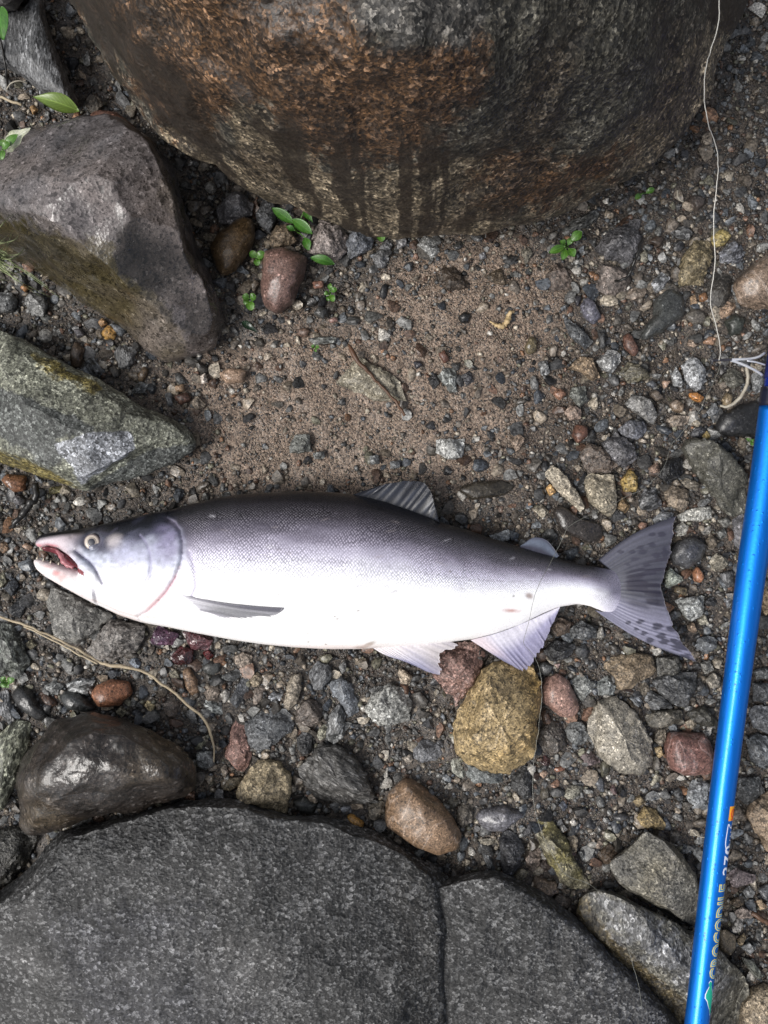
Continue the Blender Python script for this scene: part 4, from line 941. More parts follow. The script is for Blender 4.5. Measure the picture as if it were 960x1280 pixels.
k 110,110,110 .7|grey angular stone below the orange-yellow stone|142,440 155,430 170,437 167,455 150,462
n 108,112,112 .6|striped grey stone above the grey-green slab|162,492 175,477 186,480 180,492
s 104,82,54 .6|brown wedge right of the grey angular stone|172,470 180,457 186,462 180,477 172,477
s 172,138,104 .9|tan pebble above the red-brown wet stone|218,482 230,480 231,490 220,490
s 86,58,46 .7|red-brown wet stone right of the small slate|217,495 235,490 240,500 225,507
s 88,92,96 .7|small upright slate left of the red-brown wet stone|206,492 215,490 217,507 210,509
c 156,140,120 .7|beige-pink angular stone right of the red-brown wet stone|237,503 247,495 258,507 247,513
g 204,190,176 .9|small whitish pebble above the beige-pink stone|250,470 257,466 260,478 252,480
s 128,84,52 .8|rust-brown stone below the grey-green slab at the left|2,600 10,592 33,595 32,613 18,616
s 86,84,86 .9|small grey ball-shaped pebble below the rust-brown stone|16,623 23,617 32,625 27,632 18,630
m 120,112,66 .7|yellow-green chip below the grey-green slab's tip|60,610 78,607 80,615 63,618
s 146,116,92 .7|pinkish chip in front of the fish's upper jaw|27,683 33,678 42,683 38,689
c 142,112,84 .7|tan stone at the left edge level with the jaw|-6,680 8,676 13,687 4,692
s 114,76,58 .8|reddish brown wet stone between the flat-topped and great boulders|105,152 122,140 150,143 170,160 190,184 170,182 140,160
c 116,108,96 .9|gritty grey pebble behind the flat-topped boulder|106,130 114,120 124,121 129,132 121,142 110,140
c 156,118,62 .9|small orange-tan pebble near the big fallen leaf|37,135 43,131 48,137 42,144
f 122,108,108 .4|pinkish grey flat stone beside the lettering on the rod|907,1094 919,1085 945,1094 943,1102 915,1109
g 124,126,126 .8|small grey cube right of the rod|928,1115 936,1107 944,1115 941,1122 932,1122
f 98,82,62 .7|brown square pebble right of the rod|911,1128 922,1121 930,1130 919,1134
s 82,84,88 .5|dark slate at the right edge below the pinkish flat stone|947,1111 960,1105 972,1110 970,1132 952,1122
c 168,142,108 .8|tan chip near the right edge below the dark slate|945,1126 952,1124 958,1135 950,1138
c 154,138,126 .7|pinkish pale stone touching the reddish twig|918,1139 928,1134 943,1141 939,1149 922,1147
g 150,146,140 .7|pale oval pebble below the pinkish pale stone|915,1160 922,1147 930,1149 924,1164 917,1167
s 114,100,78 .6|smooth brown stone right of the rod's lettering|898,1164 908,1162 919,1169 919,1184 911,1194 896,1184
c 128,110,80 .8|small tan pebble right of the smooth brown stone|921,1175 930,1166 933,1173 924,1183
g 124,128,130 .8|granite pebble right of the rod near the corner|926,1184 936,1177 946,1186 937,1194
n 92,94,84 .6|green-grey banded stone near the bottom right corner|924,1196 941,1200 955,1220 946,1224
c 158,140,112 .6|pale beige rock in the bottom right corner|930,1252 942,1238 965,1230 990,1240 990,1300 930,1300 922,1275
c 146,124,98 .6|large tan rough rock at the right edge beside the rod|932,1020 940,1002 962,988 985,1000 985,1055 960,1065 948,1045
f 98,102,108 .5|grey rock right of the rod at the right edge|934,890 942,881 964,883 985,890 985,915 966,920 943,910
n 104,112,118 .5|mottled blue-grey rock right of the rod|932,924 948,916 970,926 975,955 955,962 938,950
d 82,84,84 .5|dark rough rock right of the orange emblem|922,973 950,970 956,992 930,1005 920,995
d 84,88,92 .6|dark speckled stone right of the rod at the right edge|940,853 962,855 968,877 942,877
g 112,114,112 .7|grey lump right of the rod above the dark speckled stone|942,838 957,834 966,848 946,849
c 176,150,112 .8|bright tan pebble at the right edge beyond the rod|948,742 958,728 972,736 970,762 956,770
"""
for ln in STONES.strip().split('\n'):
    head, label, poly = ln.split('|')
    kd, c3, hf = head.split()
    put_stone(kd, tuple(float(v) for v in c3.split(',')), float(hf), label, poly)
# ------------------------------------------------------------------ the fish
ZF = 0.022                       # level of the fish's mid plane
KF = S * (H - ZF) / H
DORS = pts('41,676 44,671 50,668 60,666 80,663 100,661 130,655 160,648 190,641 215,637 240,630 270,623 300,618 330,616 370,614 410,615 445,618 480,626 520,640 550,652 580,661 610,671 640,680 665,688 700,698 730,706 752,710 768,712 785,708 806,700')
VENT = pts('38,703 42,712 55,722 80,735 105,748 130,760 150,769 180,778 215,784 250,791 290,798 330,804 370,808 410,810 450,810 490,808 520,806 560,803 590,800 620,793 650,783 680,769 700,761 727,757 742,760 756,766 775,774 806,790')
LIPU = pts('41,682 46,685 60,683 72,686 85,695 95,703 105,711 125,724')     # lower edge of the upper jaw
LIPL = pts('38,700 45,699 60,703 80,708 97,712 107,714 125,724')            # upper edge of the lower jaw
THK = pts('38,4 45,8 60,13 80,18 100,23 150,34 200,41 260,45 350,47 450,45 550,37 620,28 680,19 730,12 758,6.5 778,2.8 795,1.0 806,0.6')
ZC = pts('38,27 150,36 300,45 450,44 560,34 640,25 730,17.5 770,16.5 806,16.5')

def interp(t, x): return np.interp(x, t[:, 0], t[:, 1])

def fish_sections(xs, top, bot, thk, n=56):
    rings = []
    a = np.arange(n) / n * 2 * math.pi
    for x in xs:
        yd, yv, b, zc = interp(top, x), interp(bot, x), thk(x), interp(ZC, x)
        yc, h = (yd + yv) / 2, max((yv - yd) / 2, 0.6)
        cy, sz = np.cos(a), np.sin(a)
        yy = yc - h * np.sign(cy) * np.abs(cy) ** 0.92
        zz = zc + b * np.sign(sz) * np.abs(sz) ** 0.95
        rings.append(np.stack([np.full(n, x), yy, zz], -1))
    return np.array(rings)

def ring_mesh(R):
    nr, n = R.shape[:2]
    F = [tuple(f) for f in grid_faces(nr, n, True)]
    V = list(R.reshape(-1, 3)); V.append(R[0].mean(0)); V.append(R[-1].mean(0))
    for k in range(n):
        F.append((nr * n, (k + 1) % n, k)); F.append((nr * n + 1, (nr - 1) * n + k, (nr - 1) * n + (k + 1) % n))
    return np.array(V), F

def fpx2w(V):
    return np.c_[(V[:, 0] - 480) * KF, (640 - V[:, 1]) * KF, V[:, 2] * S]

def body_z(px, py):
    yd, yv = interp(DORS, px), interp(VENT, px)
    yc, h = (yd + yv) / 2, (yv - yd) / 2
    q = np.clip(1 - np.abs((py - yc) / h) ** 2.15, 0, 1)
    return (interp(ZC, px) + interp(THK, px) * np.sqrt(q)) * S

def smooth_mesh_verts(V, E, it, lam=0.5):
    for _ in range(it):
        acc = np.zeros_like(V); cnt = np.zeros(len(V))
        np.add.at(acc, E[:, 0], V[E[:, 1]]); np.add.at(acc, E[:, 1], V[E[:, 0]])
        np.add.at(cnt, E[:, 0], 1); np.add.at(cnt, E[:, 1], 1)
        V = V + lam * (acc / np.maximum(cnt, 1)[:, None] - V)
    return V

OPERC = pts('214,648 226,653 234,663 238,677 238,692 235,706 229,720 219,735 206,749 192,761 178,768')
PREOP = pts('184,668 192,676 198,688 200,702 198,716 191,728 181,736 170,738')
CLEITH = pts('247,688 252,702 255,716 256,730 250,742')
MAXG = pts('100,688 108,694 118,700 126,708 132,718 136,727')
MAXA = pts('86,684 98,693 110,703 122,714 131,726')

def build_fish():
    root = tag(bpy.data.objects.new('salmon', None), 'silver salmon lying on its side across the gravel with its mouth open', 'fish')
    COL.objects.link(root)
    thk = lambda x: interp(THK, x)
    parts = []
    parts.append(ring_mesh(fish_sections(np.r_[np.linspace(103, 150, 12), np.linspace(156, 806, 114)], DORS, VENT, thk)))
    parts.append(ring_mesh(fish_sections(np.r_[np.linspace(41.2, 50, 7), np.linspace(53, 124, 22)], DORS, LIPU, lambda x: thk(x) * (0.98 if x > 50 else 0.75 + 0.25 * (x - 41) / 9))))
    parts.append(ring_mesh(fish_sections(np.r_[np.linspace(38.2, 48, 7), np.linspace(51, 124, 22)], LIPL, VENT, lambda x: thk(x) * (0.98 if x > 48 else 0.75 + 0.25 * (x - 38) / 10))))
    # cheek lobe of the upper jaw bone
    mp = catmull(MAXA, 16)
    mz = np.array([body_z(x, min(y, 720)) / S for x, y in mp]) - 1.6
    Vt, Ft = tube_geo(np.c_[mp[:, 0], -mp[:, 1], mz], np.interp(np.linspace(0, 1, 16), [0, .2, .7, .92, 1], [1.5, 5, 6.5, 5, 1.5]), 14)
    Vt = np.c_[Vt[:, 0], -Vt[:, 1], Vt[:, 2]]
    parts.append((Vt, [f[::-1] for f in Ft]))
    V, F, o = [], [], 0
    for v, f in parts:
        V.append(fpx2w(v)); F += [tuple(i + o for i in q) for q in f]; o += len(v)
    tmp = bpy.data.objects.new('fish_union', mesh('fish_union', np.vstack(V), F))
    COL.objects.link(tmp)
    md = tmp.modifiers.new('remesh', 'REMESH'); md.mode = 'VOXEL'; md.voxel_size = 0.00085; md.adaptivity = 0
    dg = bpy.context.evaluated_depsgraph_get()
    me = bpy.data.meshes.new_from_object(tmp.evaluated_get(dg))
    bpy.data.objects.remove(tmp)
    me.name = 'body'
    nv = len(me.vertices)
    V = np.empty(nv * 3, np.float32); me.vertices.foreach_get('co', V); V = V.reshape(-1, 3).astype(float)
    E = np.empty(len(me.edges) * 2, np.int32); me.edges.foreach_get('vertices', E); E = E.reshape(-1, 2)
    V = smooth_mesh_verts(V, E, 6)
    x = V[:, 0] / KF + 480; y = 640 - V[:, 1] / KF
    up = V[:, 2] > interp(ZC, x) * S + 0.001
    # relief: gill cover edge, cheek edge, shoulder bone, eye socket, jaw groove, nostril
    dz = np.zeros(nv)
    g = polydist(OPERC, x, y, False)
    inside = (x < np.interp(y, OPERC[:, 1], OPERC[:, 0])) & (x > 120)
    dz -= 2.5 * np.exp(-(g / 2.2) ** 2)
    dz += np.where(inside, 1.8 * np.exp(-(g / 14) ** 2), 0)
    g2 = polydist(PREOP, x, y, False); dz -= 0.9 * np.exp(-(g2 / 2.0) ** 2)
    dz -= 0.9 * np.exp(-(polydist(CLEITH, x, y, False) / 3.0) ** 2)
    dz -= 2.4 * np.exp(-(polydist(MAXG, x, y, False) / 1.6) ** 2)
    re = np.hypot(x - 121, y - 677)
    dz -= 2.2 * np.exp(-((re - 10.5) / 2.4) ** 2) + np.where(re < 10, 2.5, 0)
    dz -= 1.5 * np.exp(-(np.hypot(x - 93, y - 670) / 2.2) ** 2)
    dz += 0.5 * fbm(np.stack([x / 60, y / 40, x * 0], -1), 2)
    V[:, 2] += np.where(up, dz * S, 0)
    me.vertices.foreach_set('co', V.astype(np.float32).ravel())
    me.update()
    me.polygons.foreach_set('use_smooth', np.ones(len(me.polygons), bool))
    # colours of the skin
    yd, yv = interp(DORS, x), interp(VENT, x)
    v = np.clip((y - yd) / (yv - yd), 0, 1)
    nz = fbm(np.stack([x / 35, y / 14, V[:, 2] * 400], -1), 3)
    ramp_v = [0, .06, .14, .22, .30, .38, .46, .55, 1]
    ramp = np.array([lin(c) for c in [(30, 30, 34), (37, 36, 40), (51, 48, 55), (84, 80, 92), (136, 131, 148), (184, 180, 198), (218, 217, 228), (246, 246, 249), (247, 245, 243)]])
    vv = np.clip(v + 0.02 * nz - 0.05 * np.clip((x - 560) / 200, 0, 1), 0, 1)
    body = np.stack([np.interp(vv, ramp_v, ramp[:, k]) for k in range(3)], -1)
    hr_v = [0, .13, .20, .31, .44, .6, 1]
    hr = np.array([lin(c) for c in [(18, 19, 25), (24, 26, 34), (74, 75, 92), (168, 172, 188), (188, 192, 208), (226, 226, 233), (236, 232, 232)]])
    head = np.stack([np.interp(np.clip(v + 0.05 * nz, 0, 1), hr_v, hr[:, k]) for k in range(3)], -1)
    opx = np.interp(y, OPERC[:, 1], OPERC[:, 0])
    hm = np.clip((opx + 4 - x) / 8 + 0.5, 0, 1)[:, None]
    hm = np.where((y < 650)[:, None], np.clip((224 + (y - 640) * 0.3 - x) / 16 + 0.5, 0, 1)[:, None], hm)
    c = body * (1 - hm) + head * hm
    def dab(cx, cy, rx, ry, col, k=1.0, ang=0.0):
        nonlocal c
        ca, sa = math.cos(ang), math.sin(ang)
        dx, dy = x - cx, y - cy
        q = np.hypot((dx * ca + dy * sa) / rx, (-dx * sa + dy * ca) / ry) + 0.25 * nz
        m = (np.clip(1.35 - q, 0, 1) ** 1.3 * k)[:, None]
        m = np.clip(m, 0, 1)
        c = c * (1 - m) + np.array(lin(col)) * m
    def seam(pl, wd, col, k):
        nonlocal c
        m = (np.exp(-(polydist(pl, x, y, False) / wd) ** 2) * k)[:, None]
        c = c * (1 - m) + np.array(lin(col)) * m
    # snout and jaws
    um = np.clip((112 - x) / 30, 0, 1)[:, None] * np.clip((y - yd - 4) / 5, 0, 1)[:, None]
    c = c * (1 - um) + np.array(lin((196, 184, 190))) * um
    dab(120, 676, 22, 13, (92, 92, 106), 0.9, -0.15); dab(136, 684, 12, 9, (70, 68, 84), 0.8)
    dab(152, 676, 11, 10, (184, 176, 176), 0.8); dab(170, 694, 22, 20, (180, 180, 206), 0.6)
    dab(212, 662, 14, 11, (70, 68, 90), 0.9); dab(222, 678, 16, 24, (132, 126, 156), 0.75); dab(206, 690, 20, 22, (160, 156, 186), 0.4)
    dab(178, 650, 10, 4, (44, 46, 60), 0.8, -0.6); dab(212, 648, 14, 7, (34, 36, 48), 0.9, 0.3)
    lm = (np.clip((y - np.interp(x, LIPL[:, 0], LIPL[:, 1]) + 4) / 5, 0, 1) * np.clip((112 - x) / 16, 0, 1))[:, None]
    c = c * (1 - lm) + np.array(lin((238, 228, 228))) * lm
    m_ = (np.exp(-((v - 0.43) / 0.012) ** 2) * (x > 250) * (x < 770) * 0.22 * (0.6 + 0.8 * vnoise(np.stack([x / 3, y * 0, x * 0], -1))))[:, None]
    c = c * (1 - np.clip(m_, 0, 1)) + np.array(lin((96, 92, 108))) * np.clip(m_, 0, 1)
    for _k in range(46):
        _x = 240 + 520 * random.random(); _v = 0.10 + 0.5 * random.random(); _y = interp(DORS, _x) * (1 - _v) + interp(VENT, _x) * _v
        dab(_x, _y, 2.5 + 6 * random.random(), 0.9 + 1.2 * random.random(), random.choice([(70, 66, 76), (226, 224, 232), (150, 140, 140)]), 0.3, random.uniform(-0.4, 0.4))
    dab(72, 716, 6, 4, (216, 120, 120), 0.6); dab(80, 722, 9, 6, (226, 150, 146), 0.6); dab(60, 708, 9, 3, (232, 190, 188), 0.6)
    dab(47, 682, 7, 3, (204, 120, 128), 0.7); dab(66, 682, 12, 2.6, (200, 120, 130), 0.75, 0.1); dab(92, 699, 12, 3, (196, 120, 128), 0.6, 0.65)
    dab(205, 750, 26, 7, (232, 196, 196), 0.7, -0.75); dab(150, 768, 40, 4, (226, 200, 190), 0.5, 0.25)
    # vent, bruise, grit on the belly
    dab(660, 744, 6, 4, (150, 130, 124), 0.85, 0.6); dab(637, 762, 13, 3.2, (190, 140, 132), 0.9, 0.1)
    dab(460, 803, 10, 3, (146, 128, 110), 0.75, -0.5); dab(450, 806, 8, 2.5, (120, 100, 84), 0.7); dab(420, 806, 90, 5, (236, 214, 206), 0.5)
    for gx, gy in ((355, 738), (421, 765), (388, 787), (388, 798), (409, 801), (424, 768), (208, 746), (295, 722), (449, 758), (560, 712), (640, 744)):
        dab(gx, gy, 1.6, 1.2, (120, 112, 104), 0.8)
    kO = (0.55 + 0.5 * vnoise(np.stack([x / 9, y / 9, x * 0], -1))) * np.clip((772 - y) / 30, 0, 1)
    m_ = (np.exp(-(polydist(OPERC, x, y, False) / 2.0) ** 2) * np.clip(kO, 0, 1))[:, None]
    oc = np.where((y < 705)[:, None], np.array(lin((138, 132, 154))), np.array(lin((206, 162, 172))))
    c = c * (1 - m_) + oc * m_
    seam(PREOP, 1.3, (150, 146, 176), 0.7); seam(CLEITH, 3.2, (172, 166, 190), 0.8)
    seam(MAXG, 1.6, (84, 80, 108), 0.9)
    seam(pts('108,742 130,752 155,762 180,768 205,768'), 1.6, (208, 186, 180), 0.55); seam(pts('130,664 142,668 152,660'), 1.6, (70, 68, 84), 0.6)
    seam(pts('148,690 160,702 166,716 160,730'), 1.2, (170, 166, 192), 0.5)
    gl_ = vnoise(np.stack([x / 5, y / 3.5, x * 0 + 8], -1))[:, None] * hm * np.clip((y - yd - 14) / 10, 0, 1)[:, None] * np.clip((735 - y) / 20, 0, 1)[:, None]
    c = c * (1 + 0.22 * gl_)
    # inside of the mouth
    gap = inpoly(np.vstack([LIPU[1:-1], LIPL[1:-1][::-1]]), x, y)
    mb = (gap | (x < 112) & (np.abs(y - (np.interp(x, LIPU[:, 0], LIPU[:, 1]) + np.interp(x, LIPL[:, 0], LIPL[:, 1])) / 2) < 3))[:, None] * 1.0
    c = c * (1 - mb) + np.array(lin((120, 44, 52))) * mb
    # small dark freckles on the back
    vo = vnoise(np.stack([x / 7.0, y / 6.0, x * 0 + 2.5], -1))
    fm = (np.clip((vo - 0.52) * 6, 0, 1) * np.clip((0.2 - v) * 10, 0, 1) * (x > 225) * 0.7)[:, None]
    c = c * (1 - fm) + np.array(lin((22, 22, 27))) * fm
    tb = np.clip((x - 738) / 40 + 0.12 * nz, 0, 1)[:, None]
    tcol = np.where((v < 0.5)[:, None], np.array(lin((100, 98, 114))), np.array(lin((100, 98, 114))) * (1 - np.clip((v - .5) / .25, 0, 1))[:, None] + np.array(lin((168, 164, 186))) * np.clip((v - .5) / .25, 0, 1)[:, None])
    c = c * (1 - tb) + tcol * tb
    attr_color(me, 'skin', c)
    sc = np.clip((x - opx - 6) / 14, 0, 1) * np.where(y < 650, np.clip((x - 222) / 10, 0, 1), 1) * np.clip((796 - x) / 24, 0, 1)
    a = me.attributes.new('scaled', 'FLOAT', 'POINT'); a.data.foreach_set('value', (sc * np.clip(0.85 + 0.5 * fbm(np.stack([x / 28, y / 16, x * 0 + 5], -1), 2), 0.25, 1) * np.clip((0.62 + 0.3 * np.clip((x - 700) / 60, 0, 1) - v) / 0.14, 0, 1)).astype(np.float32))
    a = me.attributes.new('shade', 'FLOAT', 'POINT'); a.data.foreach_set('value', v.astype(np.float32))
    hgt = (yv - yd)
    girth = np.arccos(np.clip(1 - 2 * v, -1, 1)) / math.pi
    cell = 3.0 * np.clip(hgt / 175, 0.62, 1)
    su = np.interp(x, np.linspace(200, 790, 60), np.cumsum(np.r_[0, np.diff(np.linspace(200, 790, 60)) / (3.0 * np.clip((interp(VENT, np.linspace(205, 795, 59)) - interp(DORS, np.linspace(205, 795, 59))) / 175, 0.62, 1))]))
    set_uv(me, np.stack([su, girth * 1.35 * 175 / 3.0], -1))
    N = Nodes('fish skin')
    sk = N.n('Attribute', {'attribute_name': 'skin'}).outputs['Color']
    sf = N.n('Attribute', {'attribute_name': 'scaled'}).outputs['Fac']
    sh = N.n('Attribute', {'attribute_name': 'shade'}).outputs['Fac']
    uv = N.n('UVMap').outputs[0]
    wob = N.noise(uv, 0.12, 2)
    uvw = N.n('VectorMath', {'operation': 'MULTIPLY_ADD'}, i0=wob.outputs['Color'], i1=(2.5, 2.5, 0), i2=uv).outputs[0]
    mp = N.n('Mapping', {}, Vector=uvw, Rotation=(0, 0, math.radians(45)), Scale=(1.08, 1.08, 1)).outputs[0]
    vo = N.n('TexVoronoi', {'voronoi_dimensions': '2D'}, Vector=mp, Scale=1.0, Randomness=0.3)
    d = vo.outputs['Distance']
    cc = N.n('SeparateColor', {}, Color=vo.outputs['Color']).outputs[0]
    dotm = N.math('MULTIPLY', N.step(d, 0.42, 0.12), N.rng(cc, 0.35, 1.0))  # glint at each scale's centre, put into the colour as pale dots
    edge = N.step(d, 0.3, 0.62)
    lightc = N.n('VectorMath', {'operation': 'MULTIPLY_ADD'}, i0=sk, i1=(1.6,) * 3, i2=(0.18, 0.172, 0.185)).outputs[0]
    darkc = N.n('VectorMath', {'operation': 'SCALE'}, i0=sk, Scale=0.58).outputs[0]
    backfade = N.step(sh, 0.05, 0.17)
    c1 = N.mix(N.math('MULTIPLY', N.math('MULTIPLY', sf, edge), 0.85), sk, darkc)
    c2 = N.mix(N.math('MULTIPLY', N.math('MULTIPLY', sf, dotm), backfade), c1, lightc)
    fine = N.noise(N.n('TexCoord').outputs['Object'], 900, 3)
    sc2 = N.n('VectorMath', {'operation': 'SCALE'}, i0=c2); N.set(sc2.inputs['Scale'], N.rng(fine.outputs[0], 0.93, 1.06, 0.35, 0.65))
    bh = N.math('ADD', N.math('MULTIPLY', N.math('MULTIPLY', d, sf), -1.0), N.math('MULTIPLY', N.noise(N.n('TexCoord').outputs['Object'], 260, 3).outputs[0], 0.25))
    bp = N.n('Bump', {}, Height=bh, Strength=0.45, Distance=0.0007)
    N.bsdf(Base_Color=sc2.outputs[0], Roughness=N.rng(fine.outputs[0], 0.24, 0.40, 0.3, 0.7), Normal=bp.outputs[0], Subsurface_Weight=0.0, Coat_Weight=0.08, Coat_Roughness=0.2)
    me.materials.clear(); me.materials.append(N.m)
    link('body', me, root)

    # fins ------------------------------------------------------------
    N = Nodes('fin skin')
    fc = N.n('Attribute', {'attribute_name': 'fincol'}).outputs['Color']
    tco = N.n('TexCoord').outputs['Object']
    fn = N.noise(tco, 700, 3)
    sc_ = N.n('VectorMath', {'operation': 'SCALE'}, i0=fc); N.set(sc_.inputs['Scale'], N.rng(fn.outputs[0], 0.88, 1.12, 0.3, 0.7))
    N.bsdf(Base_Color=sc_.outputs[0], Roughness=0.42, Coat_Weight=0.25, Coat_Roughness=0.25,
           Normal=N.n('Bump', {}, Height=fn.outputs[0], Strength=0.25, Distance=0.0004).outputs[0])
    tr_ = N.n('BsdfTransparent'); mx_ = N.n('MixShader')
    N.set(mx_.inputs[0], N.n('Attribute', {'attribute_name': 'thin'}).outputs['Fac'])
    N.t.links.new(N.b.outputs[0], mx_.inputs[1]); N.t.links.new(tr_.outputs[0], mx_.inputs[2]); N.t.links.new(mx_.outputs[0], N.t.nodes['Material Output'].inputs[0])
    fin_skin = N.m

    def fin(name, base, tip, z, colfn, nray=16, th=0.0009, bulge=0.0, ragged=0.0, ns=150, nt=40, ripple=0.0005, fold=0.0005, seed=1):
        """a rayed fin between a base curve and a free edge; z(px,py,t) gives its level"""
        B = catmull(pts(base), ns); T = catmull(pts(tip), ns)
        s = np.linspace(0, 1, ns)
        rr = 1 + ragged * (0.7 * fbm(np.stack([s * nray * 0.9, s * 0, s * 0 + seed], -1), 3) + 0.35 * vnoise(np.stack([s * nray * 3.1, s * 0, s * 0 + seed], -1)))
        t = np.linspace(0, 1, nt)
        C = B[:, None] + (T - B)[:, None] * (t[None, :, None] * (1 + (rr - 1)[:, None, None] * t[None, :, None] ** 3))
        if bulge:
            n_ = (T - B) / np.linalg.norm(T - B, axis=1)[:, None]
            pr = np.stack([n_[:, 1], -n_[:, 0]], -1)
            C = C + pr[:, None] * (np.sin(t * math.pi)[None, :, None] * (bulge * (1 - 2 * s))[:, None, None])
        SS, TT = np.broadcast_arrays(s[:, None], t[None, :])
        px_, py_ = C[..., 0], C[..., 1]
        zz = z(px_, py_, TT)
        ph = SS * nray + 0.35 * fbm(np.stack([SS * 6, TT * 0.35, SS * 0 + seed], -1), 2)      # rays, unevenly spaced
        ray = 0.5 + 0.5 * np.sin(ph * 2 * math.pi)
        wgt = np.clip(0.55 + 0.6 * vnoise(np.stack([SS * nray * 0.9, TT * 1.2, SS * 0 + seed + 4], -1)), 0, 1)
        rip = ripple * ray * wgt * (0.3 + 0.7 * np.sin(np.clip(TT, 0, 1) * 2.2)) + fold * fbm(np.stack([SS * 3, TT * 1.3, SS * 0 + seed * 3], -1), 2) * TT
        tk = th * (1.1 - 0.85 * TT)
        Wt = P(px_, py_, zz); Wt[..., 2] += rip + tk / 2
        Wb = P(px_, py_, zz); Wb[..., 2] += rip - tk / 2
        V = np.vstack([Wt.reshape(-1, 3), Wb.reshape(-1, 3)])
        F = grid_faces(ns, nt, False)
        m0 = ns * nt
        fl = [F, F[:, ::-1] + m0]
        def strip(idx):
            idx = np.asarray(idx); return np.stack([idx[:-1], idx[1:], idx[1:] + m0, idx[:-1] + m0], -1)
        i = np.arange(ns); j = np.arange(nt)
        fl += [strip(i * nt + nt - 1), strip(i[::-1] * nt), strip(j), strip(((ns - 1) * nt + j)[::-1])]
        me = mesh(name, V, np.vstack(fl), fin_skin)
        fine = fbm(np.stack([SS * nray * 2.6, TT * 2.0, SS * 0 + seed * 2], -1), 2)
        c, thin = colfn(SS, TT, px_, py_, ray * wgt, fine)
        c = np.clip(c, 0, 1).reshape(-1, 3)
        attr_color(me, 'fincol', np.vstack([c, c]))
        a = me.attributes.new('thin', 'FLOAT', 'POINT'); th_ = np.broadcast_to(thin, SS.shape).ravel().astype(np.float32)
        a.data.foreach_set('value', np.r_[th_, th_])
        return link(name, me, root)

    L = lambda *q: np.array(lin(q))
    def mixc(a, b, m): return a * (1 - m[..., None]) + b * m[..., None]
    sst = lambda v, lo, hi: (lambda q: q * q * (3 - 2 * q))(np.clip((v - lo) / (hi - lo), 0, 1))

    def tail_col(s, t, px, py, ray, fine):
        c = mixc(np.broadcast_to(L(70, 71, 82), s.shape + (3,)), L(126, 125, 144), sst(s, 0.52, 0.72))     # upper lobe grey, lower lobe lavender
        c = mixc(c, L(84, 84, 98), sst(s, 0.16, 0.0) * 0.8)
        c = c * (1 + 0.16 * fine + 0.12 * (ray - 0.4))[..., None]
        web = np.clip(0.7 + 1.7 * vnoise(np.stack([s * 44, t * 2.4, s * 0 + 9], -1)), 0, 1)
        mid = np.exp(-((s - 0.44) / 0.155) ** 2) * sst(t, 0.10, 0.34) * sst(t, 1.12, 0.8)
        c = mixc(c, L(34, 32, 48), np.clip(mid * 1.7 * (0.25 + 0.95 * web), 0, 0.95))
        mid2 = np.exp(-((s - 0.30) / 0.10) ** 2) * sst(t, 0.5, 0.95)
        c = mixc(c, L(50, 48, 62), np.clip(mid2 * web * 0.8, 0, 0.9))
        for sx, sy, rx, ry in ((803, 690, 7, 4), (815, 681, 6, 3.5), (820, 694, 6, 4.5), (808, 706, 7, 4), (793, 699, 6, 3), (785, 706, 5, 2.6), (827, 668, 6, 4), (800, 684, 5, 3), (831, 690, 5, 7), (812, 716, 8, 4), (790, 690, 5, 3),
                               (821, 783, 7, 4.5), (826, 795, 7, 4), (800, 777, 6, 3), (805, 791, 5, 3), (795, 786, 4, 2.5), (830, 802, 7, 4), (850, 808, 13, 7), (812, 800, 5, 3.5), (840, 786, 7, 4), (785, 778, 4, 2.5), (856, 820, 10, 4), (842, 800, 5, 3), (776, 690, 6, 3), (815, 668, 5, 3)):
            q = np.hypot((px - sx) / rx / 0.85, (py - sy) / ry / 0.85) + 0.35 * fine
            c = mixc(c, L(46, 45, 60), np.clip((1.2 - q) * 2.2, 0, 0.85))
        c = mixc(c, L(40, 40, 50), np.clip(sst(s, 0.05, 0.0) + sst(s, 0.965, 1.0) * sst(t, 0.3, 0.8), 0, 1) * 0.85)
        c = mixc(c, L(64, 62, 76), sst(t, 0.95, 1.0) * 0.6)
        return c, 0.12 * sst(t, 0.5, 1.0)
    fin('tail_fin', '748,700 764,714 770,726 772,739 768,752 757,764 744,763', '842,647 841,672 836,698 830,720 828,738 834,762 843,786 855,806 868,826',
        lambda x, y, t: 0.0098 + 0.0016 * np.sin(t * 2.2) + 0.004 * t, tail_col, nray=24, th=0.0022, bulge=7, ragged=0.035, ns=300, nt=80, ripple=0.0004, seed=2)
    fin('dorsal_fin', '440,619 470,625 500,634 525,643 551,655', '462,611 492,603 522,602 538,614 549,652',
        lambda x, y, t: interp(ZC, x) * S + 0.003 + 0.005 * t, lambda s, t, px, py, ray, fine: (mixc(mixc(np.broadcast_to(L(32, 34, 41), s.shape + (3,)), L(50, 54, 65), np.clip(0.2 + 0.5 * ray + 0.6 * fine, 0, 1) * sst(t, -0.1, 0.4)), L(30, 32, 40), sst(s, 0.08, 0.0) * 0.8), 0.25 * sst(t, 0.3, 1)),
        nray=12, th=0.0016, ragged=0.05, ripple=0.0007, seed=3)
    fin('adipose_fin', '648,684 663,689 676,693 692,699', '654,680 667,672 684,676 699,695',
        lambda x, y, t: interp(ZC, x) * S + 0.0, lambda s, t, px, py, ray, fine: (mixc(np.broadcast_to(L(64, 64, 78), s.shape + (3,)), L(100, 108, 124), sst(t, 0.2, 0.6) * sst(t, 1.05, 0.7)) * (1 + 0.1 * fine)[..., None], 0 * s), nray=5, th=0.003, ns=40, nt=16, ripple=0.0)
